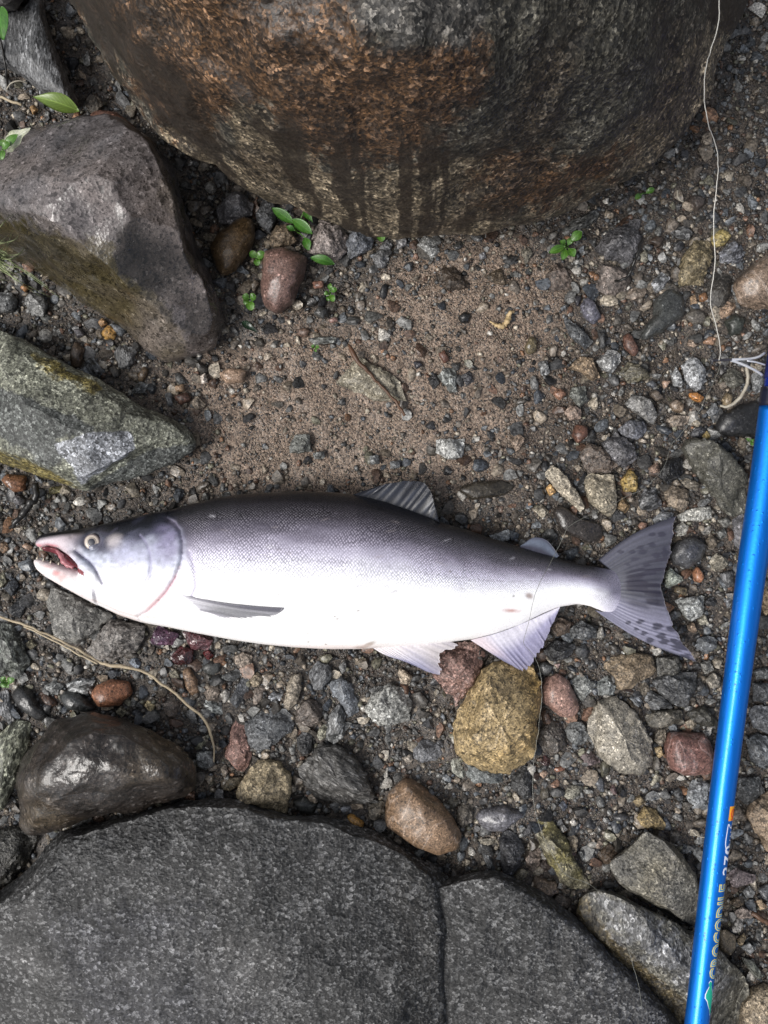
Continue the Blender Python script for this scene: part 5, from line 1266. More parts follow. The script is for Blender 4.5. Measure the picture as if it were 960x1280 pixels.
    fin('pectoral_fin', '223,742 225,748 229,756 235,763', '355,760 352,764 341,770 318,776 284,776',
        lambda x, y, t: np.maximum(body_z(x, y) + 0.0009 + 0.0012 * np.sin(t * 3), 0.02), lambda s, t, px, py, ray, fine: (mixc(mixc(np.broadcast_to(L(186, 184, 192), s.shape + (3,)), L(126, 126, 130), np.clip(sst(t, 0.05, 0.6) * 1.0 + 0.3 * fine - 0.35 * ray, 0, 1) * sst(s, 1.05, 0.55)), L(70, 68, 82), sst(s, 0.22, 0.0) * sst(t, 0.02, 0.15) * 0.8), 0.0 * s),
        nray=12, th=0.0012, ragged=0.0, bulge=-4, ripple=0.0005, seed=4)
    fin('pelvic_fin', '486,785 476,794 469,803 463,808', '572,805 552,820 547,844 508,826',
        lambda x, y, t: 0.0245 + 0.0015 * np.sin(t * 3) - 0.002 * t + 0 * x, lambda s, t, px, py, ray, fine: (mixc(mixc(np.broadcast_to(L(216, 210, 212), s.shape + (3,)), L(156, 155, 178), sst(t, 0.25, 0.75) * sst(s, 0.25, 0.6)), L(120, 118, 160), np.clip(ray * 0.9 * sst(t, 0.4, 0.9) * sst(s, 0.3, 0.7) + 0.2 * fine, 0, 1)), 0.42 * sst(t, 0.55, 1.0)),
        nray=12, th=0.0012, ragged=0.07, bulge=3, ripple=0.0005, seed=5)
    fin('anal_fin', '588,800 625,790 660,776 700,758', '630,827 657,837 675,812 697,766',
        lambda x, y, t: interp(ZC, x) * S + 0.0015 + 0.0035 * t, lambda s, t, px, py, ray, fine: (mixc(mixc(mixc(np.broadcast_to(L(216, 213, 224), s.shape + (3,)), L(158, 155, 184), sst(t, 0.15, 0.6)), L(78, 75, 104), np.clip(0.95 * ray ** 2 * sst(t, 0.2, 0.9) + 0.2 * fine, 0, 1)), L(226, 210, 214), sst(s, 0.25, 0.05) * sst(t, 0.9, 0.4) * 0.8), 0.36 * sst(t, 0.5, 1.0)),
        nray=17, th=0.0016, ragged=0.07, ripple=0.00022, seed=6)

    # eye -------------------------------------------------------------
    def dome(name, px, py, r, hgt, mat, par, zoff=0.0, n=36, m=9):
        R_ = [np.stack([np.cos(np.arange(n) / n * 2 * math.pi) * s, np.sin(np.arange(n) / n * 2 * math.pi) * s, np.full(n, z)], -1)
              for s, z in [(r * max(math.sin(a), 0.01), hgt * math.cos(a)) for a in np.linspace(math.pi / 2, 0, m)] ]
        R_ = np.array([R_[0] * [1, 1, 0] - [0, 0, 2.5]] + R_)
        Vv = R_.reshape(-1, 3) * KF
        me_ = mesh(name, Vv, grid_faces(len(R_), n, True), mat)
        zb = body_z(np.array(px), np.array(py)) + zoff
        return link(name, me_, par, loc=((px - 480) * KF, (640 - py) * KF, float(zb)))
    gl = dict(Coat_Weight=0.15, Coat_Roughness=0.3)
    eye = dome('eye', 121, 677, 10.2, 1.6, simple_mat('eye rim', lin((104, 94, 96)), 0.35, **gl), root, -0.0012)
    ir = dome('iris', 121, 677, 8.8, 1.4, simple_mat('iris ring', lin((190, 178, 166)), 0.35, **gl), eye, 0)
    ir.location = (0, 0, 0.00045)
    ri = dome('iris_line', 121, 677, 6.3, 1.0, simple_mat('iris inner line', lin((92, 78, 74)), 0.35, **gl), eye, 0)
    ri.location = (0, 0, 0.00085)
    r2 = dome('iris_inner', 121, 677, 5.6, 0.9, simple_mat('iris inner ring', lin((176, 166, 156)), 0.35, **gl), eye, 0)
    r2.location = (0, 0, 0.0011)
    i2 = dome('pupil', 121, 677, 4.6, 0.9, simple_mat('pupil', lin((40, 41, 54)), 0.5, **gl), eye, 0)
    i2.location = (0, 0, 0.0013)
    # mouth lining, gill rakers and teeth --------------------------------
    lining = simple_mat('mouth lining', lin((104, 44, 52)), 0.35, Coat_Weight=0.2)
    pal = np.vstack([catmull(pts('52,686 66,686 78,692 92,703 104,712'), 24), catmull(pts('102,713 88,706 76,698 68,692 54,688'), 24)])
    Vv, Fv = [], []
    ns = 24
    for k in range(ns):
        a_, b_ = pal[k], pal[47 - k]
        for j, q in enumerate(np.linspace(0, 1, 6)):
            p = a_ * (1 - q) + b_ * q
            Vv.append(P(p[0], p[1], interp(ZC, p[0]) * S + 0.002 + 0.0042 * (1 - q) + 0.001 * math.sin(k * 1.1)))
    for k in range(ns - 1):
        for j in range(5):
            Fv.append((k * 6 + j, k * 6 + j + 1, (k + 1) * 6 + j + 1, (k + 1) * 6 + j))
    me_ = mesh('mouth_lining', np.array(Vv), Fv, lining)
    o_ = link('mouth_lining', me_, root)
    so = o_.modifiers.new('thickness', 'SOLIDIFY'); so.thickness = 0.0016
    tp = catmull(pts('70,688 76,694 80,701 86,706 94,709'), 14)
    Vt, Ft = tube_geo(np.c_[P(tp[:, 0], tp[:, 1], 0.026)[:, :2], np.linspace(0.025, 0.03, 14)], np.interp(np.linspace(0, 1, 14), [0, .2, .6, 1], [0.0006, 0.0017, 0.0021, 0.001]) * (1 + 0.25 * np.sin(np.arange(14) * 2.1)), 8)
    link('tongue', mesh('tongue', Vt, Ft, simple_mat('tongue flesh', lin((168, 106, 112)), 0.35, Coat_Weight=0.2)), root)
    ivory = simple_mat('tooth ivory', lin((220, 210, 190)), 0.3)
    for (tx, ty, dx, dy) in ((50, 684, 1, 4), (57, 683, 1, 4), (66, 684, 0.5, 4), (75, 688, -1, 4), (84, 695, -1, 4), (46, 699, 1, -4), (54, 701, 1, -4), (63, 704, 1, -4), (73, 706, 1, -4)):
        z_ = interp(ZC, tx) * S + interp(THK, tx) * S * 0.45
        a_ = P(tx, ty, z_); b_ = P(tx + dx, ty + dy, z_)
        Vt, Ft = tube_geo(np.array([a_, (a_ + b_) / 2, b_]), [0.00065, 0.00045, 0.00008], 6)
        link('tooth', mesh('tooth', Vt, Ft, ivory), root)
    return root

build_fish()
# ------------------------------------------------------------------ the fishing rod
def build_rod():
    ctr = pts('848,1480 871,1280 902,1000 917.5,880 941,700 957,600 966,520 976,440 990,350 1010,230 1035,90')
    wid = np.array([31, 29.5, 31, 32, 36, 37.5, 36, 33, 32, 32, 32])
    zz = np.array([.050, .050, .049, .048, .048, .049, .050, .052, .055, .059, .064])
    root = tag(bpy.data.objects.new('fishing_rod', None), 'metallic blue fishing rod with printed lettering lying along the right edge', 'fishing rod')
    COL.objects.link(root)
    yy = np.linspace(1480, 90, 240)
    cx = np.interp(yy, ctr[::-1, 1], ctr[::-1, 0]); 
    for _ in range(60): cx[1:-1] = 0.25 * cx[:-2] + 0.5 * cx[1:-1] + 0.25 * cx[2:]
    wd = np.interp(yy, ctr[::-1, 1], wid[::-1]); zc = np.interp(yy, ctr[::-1, 1], zz[::-1])
    for _ in range(60): wd[1:-1] = 0.25 * wd[:-2] + 0.5 * wd[1:-1] + 0.25 * wd[2:]
    rad = wd / 2 * S * (H - zc) / H * 0.985
    path = P(cx, yy, zc)
    N = Nodes('metallic blue lacquer')
    tc = N.n('TexCoord').outputs['Object']
    vdrop = N.n('TexVoronoi', {}, Vector=tc, Scale=330.0)      # beads of water
    n_ = N.noise(tc, 500, 4); n2 = N.noise(N.n('Mapping', {}, Vector=tc, Scale=(1, 0.15, 1)).outputs[0], 260, 3)
    c = N.mix(N.math('MULTIPLY', N.step(n_.outputs[0], 0.6, 0.8), 0.35), (0.0, 0.19, 0.74, 1), (0.002, 0.07, 0.34, 1))
    N.bsdf(Base_Color=c, Metallic=0.85, Roughness=N.rng(n2.outputs[0], 0.42, 0.54, 0.3, 0.7), Coat_Weight=0.4, Coat_Roughness=0.12,
           Normal=N.n('Bump', {}, Height=N.math('ADD', N.math('MULTIPLY', n_.outputs[0], 0.35), N.math('MULTIPLY', N.step(vdrop.outputs['Distance'], 0.30, 0.05), N.math('GREATER_THAN', N.n('SeparateColor', {}, Color=vdrop.outputs['Color']).outputs[0], 0.62))), Strength=0.4, Distance=0.0007).outputs[0])
    blue = N.m
    def seg(y0, y1, extra, name, mat, nseg=40, par=root):
        i = np.where((yy <= y0) & (yy >= y1))[0]
        Vt, Ft = tube_geo(path[i], rad[i] + extra, nseg)
        return link(name, mesh(name, Vt, Ft, mat), par)
    seg(1480, 507, 0, 'rod_section', blue)
    seg(500, 80, -0.0012, 'rod_section', simple_mat('deep blue lacquer', (0.004, 0.03, 0.34), 0.22, Metallic=0.5, Coat_Weight=0.6, Coat_Roughness=0.1))
    seg(512, 484, 0.0006, 'joint_sleeve', simple_mat('black sleeve', (0.006, 0.008, 0.022), 0.35, Coat_Weight=0.3))
    thread = simple_mat('navy thread wrap', (0.006, 0.012, 0.10), 0.45)
    i = np.where((yy <= 476) & (yy >= 432))[0]
    Vt, Ft = tube_geo(catmull(path[i], 120), np.interp(np.linspace(0, 1, 120), np.linspace(0, 1, len(i)), rad[i]) - 0.0006 + 0.00022 * np.sin(np.arange(120) * 1.9), 32)
    link('thread_wrap', mesh('thread_wrap', Vt, Ft, thread), root)
    # guide: bent wire frame and ring, standing out to the left of the rod
    steel = simple_mat('guide steel', (0.9, 0.9, 0.92), 0.32, Metallic=0.7)
    g = link('line_guide', None, root)
    zg = .052
    def wire(pp, zs, r, name, mat=steel):
        p = catmull(np.c_[pts(pp), np.array(zs)], 26)
        W_ = P(p[:, 0], p[:, 1], p[:, 2])
        Vt, Ft = tube_geo(W_, r * S, 10)
        return link(name, mesh(name, Vt, Ft, mat), g)
    wire('911,449.5 925,449 937,448.5 948,446 956,441', [.056, .056, .055, .054, .052], 1.5, 'guide_wire')
    wire('911,449.5 922,453 933,457.5 944,463 953,469', [.056, .055, .054, .052, .050], 1.6, 'guide_wire')
    wire('934,451 944,452.5 956,456', [.058, .057, .054], 1.1, 'guide_wire')
    wire('914,449.5 905,450 897,450 890,450.5', [.056, .058, .0605, .063], 1.7, 'guide_stem', simple_mat('dark guide metal', (0.12, 0.11, 0.12), 0.3, Metallic=0.8))
    ang = np.linspace(0, 2 * math.pi, 33)
    rp = np.c_[np.full(33, 889.5) + 0.8 * np.cos(ang), 450 + 5.0 * np.sin(ang), (0.066 + 5.0 * S * np.cos(ang))]
    Vt, Ft = tube_geo(P(rp[:, 0], rp[:, 1], rp[:, 2]), 0.9 * S, 8, cap=False)
    link('guide_ring', mesh('guide_ring', Vt, Ft, simple_mat('guide ring ceramic', (0.05, 0.05, 0.055), 0.2)), g)
    # lettering, wrapped round the tube ------------------------------------
    dirs = np.gradient(path, axis=0); ln = np.r_[0, np.cumsum(np.linalg.norm(np.diff(path, axis=0), axis=1))]
    ylen = lambda y: np.interp(y, yy[::-1], ln[::-1])
    def wrap(name, V2, F, mat, lift, thick=0.00012):
        """V2: (distance along the rod, arc length from the crown towards the right)"""
        bm = bmesh.new()
        vs_ = [bm.verts.new((float(a_), float(b_), 0)) for a_, b_ in V2]
        for f_ in F:
            try: bm.faces.new([vs_[int(k)] for k in f_])
            except ValueError: pass
        bmesh.ops.triangulate(bm, faces=bm.faces[:])
        for _ in range(4):
            long_ = [e_ for e_ in bm.edges if e_.calc_length() > 2.2 * S]
            if not long_: break
            bmesh.ops.subdivide_edges(bm, edges=long_, cuts=1)
            bmesh.ops.triangulate(bm, faces=[f_ for f_ in bm.faces if len(f_.verts) > 3])
        bm.verts.index_update()
        V2 = np.array([v_.co[:2] for v_ in bm.verts]); F = [tuple(v_.index for v_ in f_.verts) for f_ in bm.faces]
        bm.free()
        pc = np.stack([np.interp(V2[:, 0], ln, path[:, k]) for k in range(3)], -1)
        dc = np.stack([np.interp(V2[:, 0], ln, dirs[:, k]) for k in range(3)], -1)
        dc /= np.linalg.norm(dc, axis=1)[:, None]
        rr = np.interp(V2[:, 0], ln, rad) + lift
        side = np.cross(dc, np.array([0, 0, 1.0])); side /= np.linalg.norm(side, axis=1)[:, None]
        upv = np.cross(side, dc)
        a = V2[:, 1] / rr
        Vw = pc + rr[:, None] * (np.sin(a)[:, None] * side + np.cos(a)[:, None] * upv)
        return link(name, mesh(name, Vw, F, mat, smooth=False), root)
    def text_geo(txt, size, offset=0.0):
        cu = bpy.data.curves.new('lettering', 'FONT'); cu.body = txt; cu.size = size; cu.offset = offset; cu.space_character = 1.08
        cu.resolution_u = 3
        ob = bpy.data.objects.new('lettering', cu); COL.objects.link(ob)
        me_ = bpy.data.meshes.new_from_object(ob.evaluated_get(bpy.context.evaluated_depsgraph_get()))
        V_ = np.array([v.co[:] for v in me_.vertices]); F_ = [tuple(p.vertices) for p in me_.polygons]
        bpy.data.objects.remove(ob); bpy.data.meshes.remove(me_)
        # finer cells, so that long faces follow the curve of the tube
        return V_, F_
    yel = simple_mat('yellow outline ink', lin((214, 204, 120)), 0.4)
    cyan = simple_mat('light blue ink', lin((30, 140, 215)), 0.35)
    whi = simple_mat('white ink', lin((225, 232, 245)), 0.4)
    grn = simple_mat('green ink', lin((16, 168, 140)), 0.4)
    ora = simple_mat('orange ink', lin((245, 170, 40)), 0.4)
    red = simple_mat('red ink', lin((226, 78, 50)), 0.4)
    def letters(txt, y0, y1, hpx, arc0, mat, lift, name, offset=0.0, xsq=None):
        V_, F_ = text_geo(txt, 1.0, offset)
        base, _ = text_geo(txt, 1.0, 0.0)
        x0, x1 = base[:, 0].min(), base[:, 0].max()
        s0, s1 = ylen(y0), ylen(y1)
        u = s0 + (V_[:, 0] - x0) / (x1 - x0) * (s1 - s0)
        cap = base[:, 1].max()
        vv = arc0 - V_[:, 1] / cap * hpx * S
        return wrap(name, np.c_[u, vv], F_, mat, lift)
    # the letters' heads point to the crown of the tube; their feet run down its right flank
    letters('CROCODILE', 1216, 1100, 15, 18.5 * S, yel, 0.00008, 'lettering', 0.045)
    letters('CROCODILE', 1216, 1100, 15, 18.5 * S, cyan, 0.0002, 'lettering', -0.018)
    letters('270', 1088, 1052, 12, 17.5 * S, whi, 0.00008, 'lettering', 0.015)
    def shape(name, poly, mat, lift):
        """poly in (photograph row, arc in pixels from the crown)"""
        q = np.array(poly, float)
        n_ = len(q); c_ = q.mean(0)
        V2 = np.vstack([np.c_[ylen(q[:, 0]), q[:, 1] * S], [[ylen(c_[0]), c_[1] * S]]])
        return wrap(name, V2, [(i, (i + 1) % n_, n_) for i in range(n_)], mat, lift)
    def ribbon(name, line, wpx, mat, lift, closed=False):
        q = np.array(line, float)
        t = np.gradient(q, axis=0); t /= np.linalg.norm(t, axis=1)[:, None]
        nrm = np.stack([-t[:, 1], t[:, 0]], -1)
        a_, b_ = q + nrm * wpx / 2, q - nrm * wpx / 2
        V2 = np.vstack([a_, b_]); m_ = len(q)
        return wrap(name, np.c_[ylen(V2[:, 0]), V2[:, 1] * S], [(i, i + 1, m_ + i + 1, m_ + i) for i in range(m_ - 1)], mat, lift)
    # orange badge with a red swirl
    shape('badge', [(1003, 5), (1003, 10), (1003, 14), (1003, 19), (1012, 19), (1021, 19), (1021, 14), (1021, 10), (1021, 5), (1012, 5)], ora, 0.0001)
    th = np.linspace(0.3, 2 * math.pi * 1.6, 40)
    ribbon('badge_swirl', np.c_[1012.5 - (2 + th * 0.55) * np.cos(th), 11.5 + (2 + th * 0.55) * 0.62 * np.sin(th)], 1.9, red, 0.0002)
    # white hook outline
    hook = catmull(np.array([(1026, 15.5), (1030, 10.5), (1025, 6.0), (1036, 5.0), (1048, 4.6), (1056, 6.5), (1060, 11), (1058, 15)]), 50)
    ribbon('hook_emblem', hook, 1.2, whi, 0.0001)
    for k in range(5):
        ribbon('hook_emblem', np.array([(1030 + k * 5, 10.5), (1031 + k * 5, 14.5)]), 0.8, whi, 0.0001)
    # green reptile emblem with a pale outline
    croc = np.array([(1219, 5), (1222, 3.2), (1226, 4.5), (1231, 2.5), (1236, 1.0), (1240, 1.5), (1243, 4.0), (1248, 5.5), (1254, 8.2), (1259, 9.5), (1262, 11), (1258, 12.2), (1250, 11.8), (1244, 12.4), (1240, 14), (1238, 11.5), (1234, 10.8), (1230, 9.0), (1226, 7.8), (1221, 7.5)])
    cc_ = croc.mean(0)
    big = cc_ + (croc - cc_) * 1.0 + (croc - cc_) / np.linalg.norm(croc - cc_, axis=1)[:, None] * 1.2
    shape('reptile_emblem', big, whi, 0.0001); shape('reptile_emblem', croc, grn, 0.0002)

build_rod()

# ------------------------------------------------------------------ lines, stalks and twigs
def strand(name, pp, zs, r, mat, label, cat, n=120, wob=0.0, seg=6, taper=None):
    q = pts(pp)
    zs = np.broadcast_to(np.asarray(zs, float), (len(q),))
    p = catmull(np.c_[q, zs * 2000], n); z = p[:, 2] / 2000
    W_ = P(p[:, 0], p[:, 1], z)
    if wob: W_ += wob * np.stack([fbm(np.stack([np.arange(n) * 0.21, np.full(n, k * 7.0), np.zeros(n)], -1), 3) for k in (1, 2, 3)], -1)
    rr = r * S * (np.interp(np.linspace(0, 1, n), *taper) if taper else np.ones(n))
    o0 = W_[0].copy()
    Vt, Ft = tube_geo(W_ - o0, rr, seg)
    o = link(name, mesh(name, Vt, Ft, mat), loc=o0)
    return tag(o, label, cat)

m_braid = simple_mat('pale braid', (0.62, 0.60, 0.55), 0.5)
m_mono = simple_mat('clear monofilament', (0.17, 0.17, 0.145), 0.25, Coat_Weight=0.5)
m_straw = Nodes('dry straw')
_n = m_straw.noise(m_straw.n('TexCoord').outputs['Object'], 300, 4)
m_straw.bsdf(Base_Color=m_straw.mix(_n.outputs[0], (0.26, 0.20, 0.12, 1), (0.52, 0.44, 0.31, 1)), Roughness=0.6); m_straw = m_straw.m
m_twig = Nodes('brown twig')
_n = m_twig.noise(m_twig.n('TexCoord').outputs['Object'], 260, 5)
m_twig.bsdf(Base_Color=m_twig.mix(_n.outputs[0], (0.03, 0.018, 0.012, 1), (0.15, 0.075, 0.04, 1)), Roughness=0.5); m_twig = m_twig.m
m_black = simple_mat('black wet root', (0.012, 0.011, 0.010), 0.35)
m_root = simple_mat('pale dead root', (0.34, 0.31, 0.25), 0.55)

strand('fishing_line', '901,-90 898.7,0 899,15 897.5,30 893.7,47 888,64 883.7,80 880.6,99 880.6,120 880.8,132 884,147 886.5,160 891.7,172 897,193 896.7,227 893,260 892,290 894,320 892.5,340 889,365 889,385 895,407 900.5,436 899,450',
       [.19, .175, .172, .17, .166, .16, .152, .146, .138, .132, .126, .115, .10, .085, .065, .055, .05, .048, .047, .047, .05, .056, .062, .066], 0.55, m_braid, 'white braided fishing line hanging down past the great boulder to the rod guide', 'fishing line', 260, 0.0002)
strand('fishing_line', '899,450 900,457 892.5,477 882.5,495 875,512 858,535 840,556 832,580 820,597 805,610 785,620 752,637 713,657 697,687 683,713 670,740 661,777 655,803 664,815 673,832 677,856 677,880 672,920 667,957 667,1003 676,1037 690,1067 707,1092 737,1106 753,1120 773,1147 783,1180 795,1220 801,1250 805,1330',
       [.066, .058, .045, .035, .028, .024, .022, .026, .028, .026, .024, .024, .028, .028, .034, .036, .034, .030, .030, .028, .026, .024, .024, .022, .022, .026, .028, .028, .032, .046, .052, .052, .046, .036, .02], 0.28, m_mono, 'thin clear fishing line crossing the tail stalk and the gravel below', 'fishing line', 500, 0.0003)
strand('dry_stem', '-20,762 0,770 40,785 80,803 120,826 135,831 150,833 180,840 210,860 240,885 258,905 267,930 268,952', [.02, .02, .021, .022, .024, .026, .026, .024, .022, .02, .017, .013, .01], 1.45, m_straw,
       'long pale dry straw bent across the gravel below the fish head', 'straw', 140, 0.0005, 7, ([0, .45, .5, .55, .9, 1], [1, 1.15, 1.7, 1.1, 1.2, .5]))
strand('dry_stem', '30,783 60,797 95,816 122,830', [.021, .023, .025, .026], 1.0, m_straw, 'thin pale stalk lying tight against the long bent straw', 'straw', 40, 0.0003)
strand('twig', '436,430 447,450 462,467 475,481 488,495 498,508 506,520', [.006, .008, .0075, .007, .007, .0065, .005], 2.2, m_twig, 'slim brown twig lying on the sand above the fish', 'twig', 60, 0.0006, 7, ([0, .1, .5, 1], [.6, 1.5, .8, .9]))
strand('twig', '803,300 796,320 790,334 784,346 776,350 768,352', [.03, .03, .028, .026, .024, .02], 1.7, m_black, 'black bent rootlet over the big dark blocky rock', 'twig', 50, 0.0005)
strand('twig', '940,1141 950,1147 960,1154 978,1166', [.02, .022, .022, .02], 3.0, m_twig, 'reddish brown twig at the right edge beside the rod lettering', 'twig', 40, 0.0005)
strand('twig', '45,603 47,616 40,628 30,639 20,652 10,662', [.012, .012, .012, .01, .009, .006], 4.0, m_black, 'dark bent rootlet below the grey-green slab at the left', 'twig', 50, 0.0012, 8, ([0, .5, 1], [1, 1.2, .5]))
strand('twig', '-4,30 2,55 7,85 10,112', [.04, .038, .034, .02], 1.3, m_black, 'thin dark stalk beside the slate at the top left', 'twig', 40, 0.0004)
strand('root', '933,456 935,470 933,483 926,495 916,505 907,508 900,508', [.035, .035, .034, .033, .031, .03, .028], 2.0, m_root, 'pale curved root below the rod guide', 'root', 50, 0.0004, 7, ([0, .7, 1], [1, 1.1, .7]))
strand('root', '866,1040 871,1044 876,1046 884,1047', [.018, .019, .019, .018], 0.9, m_root, 'short pale fibre left of the rod below the flat granite', 'root', 24)
strand('root', '847,238 847,245 850,250 854,252', [.02, .021, .021, .02], 1.1, m_root, 'short pale curled fibre in the shade below the great boulder', 'root', 24)
strand('dry_stem', '-2,120 8,124 18,128 27,131', [.03, .031, .031, .03], 1.6, m_straw, 'short dry stick near the big fallen leaf at the top left', 'straw', 24, 0.0003)
strand('root', '8,112 14,104 24,101 34,104', [.032, .034, .034, .031], 0.8, m_root, 'thin pale curved fibre left of the big fallen leaf', 'root', 24)
# curled tan scrap of peel on the sand
V_, F_ = tube_geo(P(*catmull(pts('612,402 620,406 628,408 635,400 637,392 643,389'), 40).T, 0.004) + np.c_[np.zeros((40, 2)), 0.001 * np.sin(np.arange(40) * .6)], np.interp(np.linspace(0, 1, 40), [0, .3, .6, .8, 1], [.0005, .0017, .0021, .0018, .0008]) * (1 + .25 * np.sin(np.arange(40) * 1.7)), 8)
tag(link('peel_scrap', mesh('peel_scrap', V_, F_, simple_mat('tan peel', (0.46, 0.34, 0.18), 0.55))), 'curled tan scrap of peel on the sand right of the black ball-shaped pebble', 'scrap')

# ------------------------------------------------------------------ leaves and seedlings
def leaf_mat(name, a, b, rough=0.35):
    N = Nodes(name)
    tc = N.n('TexCoord').outputs['Object']; uv = N.n('UVMap').outputs[0]
    n_ = N.noise(tc, 220, 4); oi = N.n('ObjectInfo')
    c = N.mix(N.math('MULTIPLY', N.step(n_.outputs[0], 0.35, 0.65), N.rng(oi.outputs['Random'], 0.3, 1.0)), (*a, 1), (*b, 1))
    c = N.mix(N.math('MULTIPLY', N.step(N.noise(tc, 420, 3).outputs[0], 0.60, 0.72), 0.6), c, (0.10, 0.085, 0.04, 1))
    sx = N.n('SeparateXYZ', {}, Vector=uv)
    rib = N.step(N.math('ABSOLUTE', N.math('SUBTRACT', sx.outputs[0], 0.5)), 0.06, 0.0)
    vein = N.step(N.math('SINE', N.math('ADD', N.math('MULTIPLY', sx.outputs[1], 60), N.math('MULTIPLY', N.math('ABSOLUTE', N.math('SUBTRACT', sx.outputs[0], 0.5)), -34))), 0.8, 1.0)
    c = N.mix(N.math('MULTIPLY', N.math('MAXIMUM', rib, N.math('MULTIPLY', vein, 0.5)), 0.55), c, tuple(min(1, x * 1.7 + 0.02) for x in b) + (1,))
    N.bsdf(Base_Color=c, Roughness=rough, Coat_Weight=0.2, Coat_Roughness=0.25, Transmission_Weight=0.0,
           Normal=N.n('Bump', {}, Height=N.math('ADD', vein, n_.outputs[0]), Strength=0.3, Distance=0.0005).outputs[0])
    return N.m
LF = leaf_mat('fresh leaf', (0.045, 0.125, 0.014), (0.085, 0.20, 0.025))
LF2 = leaf_mat('deep green leaf', (0.03, 0.10, 0.012), (0.055, 0.16, 0.022))
LF3 = leaf_mat('bleached leaf', (0.42, 0.44, 0.30), (0.62, 0.62, 0.52))
LF4 = leaf_mat('fallen leaf', (0.11, 0.17, 0.03), (0.18, 0.27, 0.05))
LFD = leaf_mat('dark leaf', (0.01, 0.02, 0.012), (0.014, 0.032, 0.018), 0.25)

def leaf(name, p0, p1, width, z0, z1, mat, parent=None, arch=0.003, cup=0.15, shape='oval', wavy=0.0):
    a, b = P(*p0, z0), P(*p1, z1)
    L = np.linalg.norm(b - a); d = (b - a) / L
    sd_ = np.cross(d, [0, 0, 1.0]); sd_ /= np.linalg.norm(sd_); up = np.cross(sd_, d)
    nu, nvv = 9, 16
    V = []
    for j in range(nvv):
        t = j / (nvv - 1)
        wv = {'oval': math.sin(math.pi * min(max(t, .015), .985)) ** 0.75, 'lance': math.sin(math.pi * min(max(t ** 0.75, .015), .985)) ** 1.1, 'round': math.sqrt(max(1 - (2 * t - 1) ** 2, 0.004))}[shape]
        for i in range(nu):
            s = i / (nu - 1) * 2 - 1
            V.append(a + d * L * t + sd_ * (s * width * S / 2 * wv) + up * (arch * math.sin(math.pi * t) + cup * width * S * (abs(s) ** 1.5) * wv * 0.5 + wavy * math.sin(t * 17 + s * 2) * abs(s)))
    V = np.array(V)
    off = np.zeros(3) if parent is not None else a
    F = grid_faces(nvv, nu, False)
    V2 = np.vstack([V, V - up * 0.00025]) - off
    m0 = len(V)
    rim = [j * nu for j in range(nvv)] + [(nvv - 1) * nu + i for i in range(1, nu)] + [j * nu + nu - 1 for j in range(nvv - 2, -1, -1)] + [i for i in range(nu - 2, 0, -1)]
    rim = np.array(rim); r2 = np.roll(rim, -1)
    F = np.vstack([F, F[:, ::-1] + m0, np.stack([r2, rim, rim + m0, r2 + m0], -1)])
    me = mesh(name, V2, F, mat)
    uv = np.stack(np.broadcast_arrays(np.linspace(0, 1, nu)[None, :], np.linspace(0, 1, nvv)[:, None]), -1).reshape(-1, 2)
    set_uv(me, np.vstack([uv, uv]))
    return link(name, me, parent, loc=None if parent is not None else a)

def plant(label, base, leaves, mat, z=0.004, name='seedling', stemm=None):
    root = tag(link(name, None, loc=tuple(P(*base, 0.0))), label, 'plant', 'seedlings between the stones')
    sm = stemm or LF
    for (x0, y0, x1, y1, wd, zz, shp) in leaves:
        lf = leaf('leaf', (x0, y0), (x1, y1), wd, zz, zz + 0.0015, mat, None, arch=0.0012, shape=shp)
        q = lf.location - root.location; lf.parent = root; lf.location = q
        b0 = np.array(P(*base, 0.001)); e0 = np.array(P(x0, y0, zz))
        mid = (b0 + e0) / 2 + np.array([0, 0, 0.002])
        Vt, Ft = tube_geo(catmull(np.array([b0, mid, e0]), 10) - np.array(root.location), 0.0004, 5)
        link('stem', mesh('stem', Vt, Ft, sm), root)
    return root

plant('long-leaved green seedling under the great boulder above the reddish cobble', (371, 290), [(367, 279, 340, 260, 13, .012, 'oval'), (365, 274, 390, 292, 14, .014, 'oval'), (381, 297, 386, 313, 11, .010, 'oval'), (380, 264, 391, 278, 9, .009, 'lance'), (368, 288, 358, 283, 7, .008, 'oval')], LF2)
plant('three-leaved clover seedling left of the reddish brown wet cobble', (320, 323), [(319, 322, 313, 314, 9, .012, 'round'), (321, 322, 331, 316, 10, .012, 'round'), (320, 324, 323, 332, 9, .010, 'round'), (322, 323, 331, 323, 7, .009, 'round')], LF)
plant('pale clover seedling below left of the reddish brown wet cobble', (312, 375), [(311, 373, 303, 370, 9, .008, 'round'), (313, 373, 320, 370, 10, .008, 'round'), (311, 377, 315, 388, 11, .007, 'round'), (309, 375, 306, 381, 7, .006, 'round')], LF)
plant('small bright sprout right of the reddish brown wet cobble', (413, 367), [(412, 362, 413, 354, 6, .007, 'oval'), (414, 364, 421, 361, 7, .007, 'round'), (411, 366, 405, 368, 6, .006, 'round'), (413, 369, 417, 377, 8, .006, 'round'), (411, 370, 410, 376, 6, .005, 'round')], LF)
plant('round-leaved seedling at the great boulder above the round grey pebble', (473, 287), [(471, 285, 461, 284, 10, .014, 'round'), (473, 284, 475, 275, 11, .014, 'round'), (475, 287, 485, 283, 11, .013, 'round'), (474, 290, 478, 302, 11, .011, 'round')], LF)
plant('five-leaved seedling left of the big dark blocky rock', (708, 309), [(706, 308, 686, 316, 10, .012, 'oval'), (707, 311, 703, 325, 10, .011, 'oval'), (711, 311, 718, 321, 11, .012, 'oval'), (710, 306, 714, 297, 8, .012, 'oval'), (714, 301, 727, 289, 12, .016, 'oval'), (706, 306, 700, 301, 8, .010, 'oval')], LF)
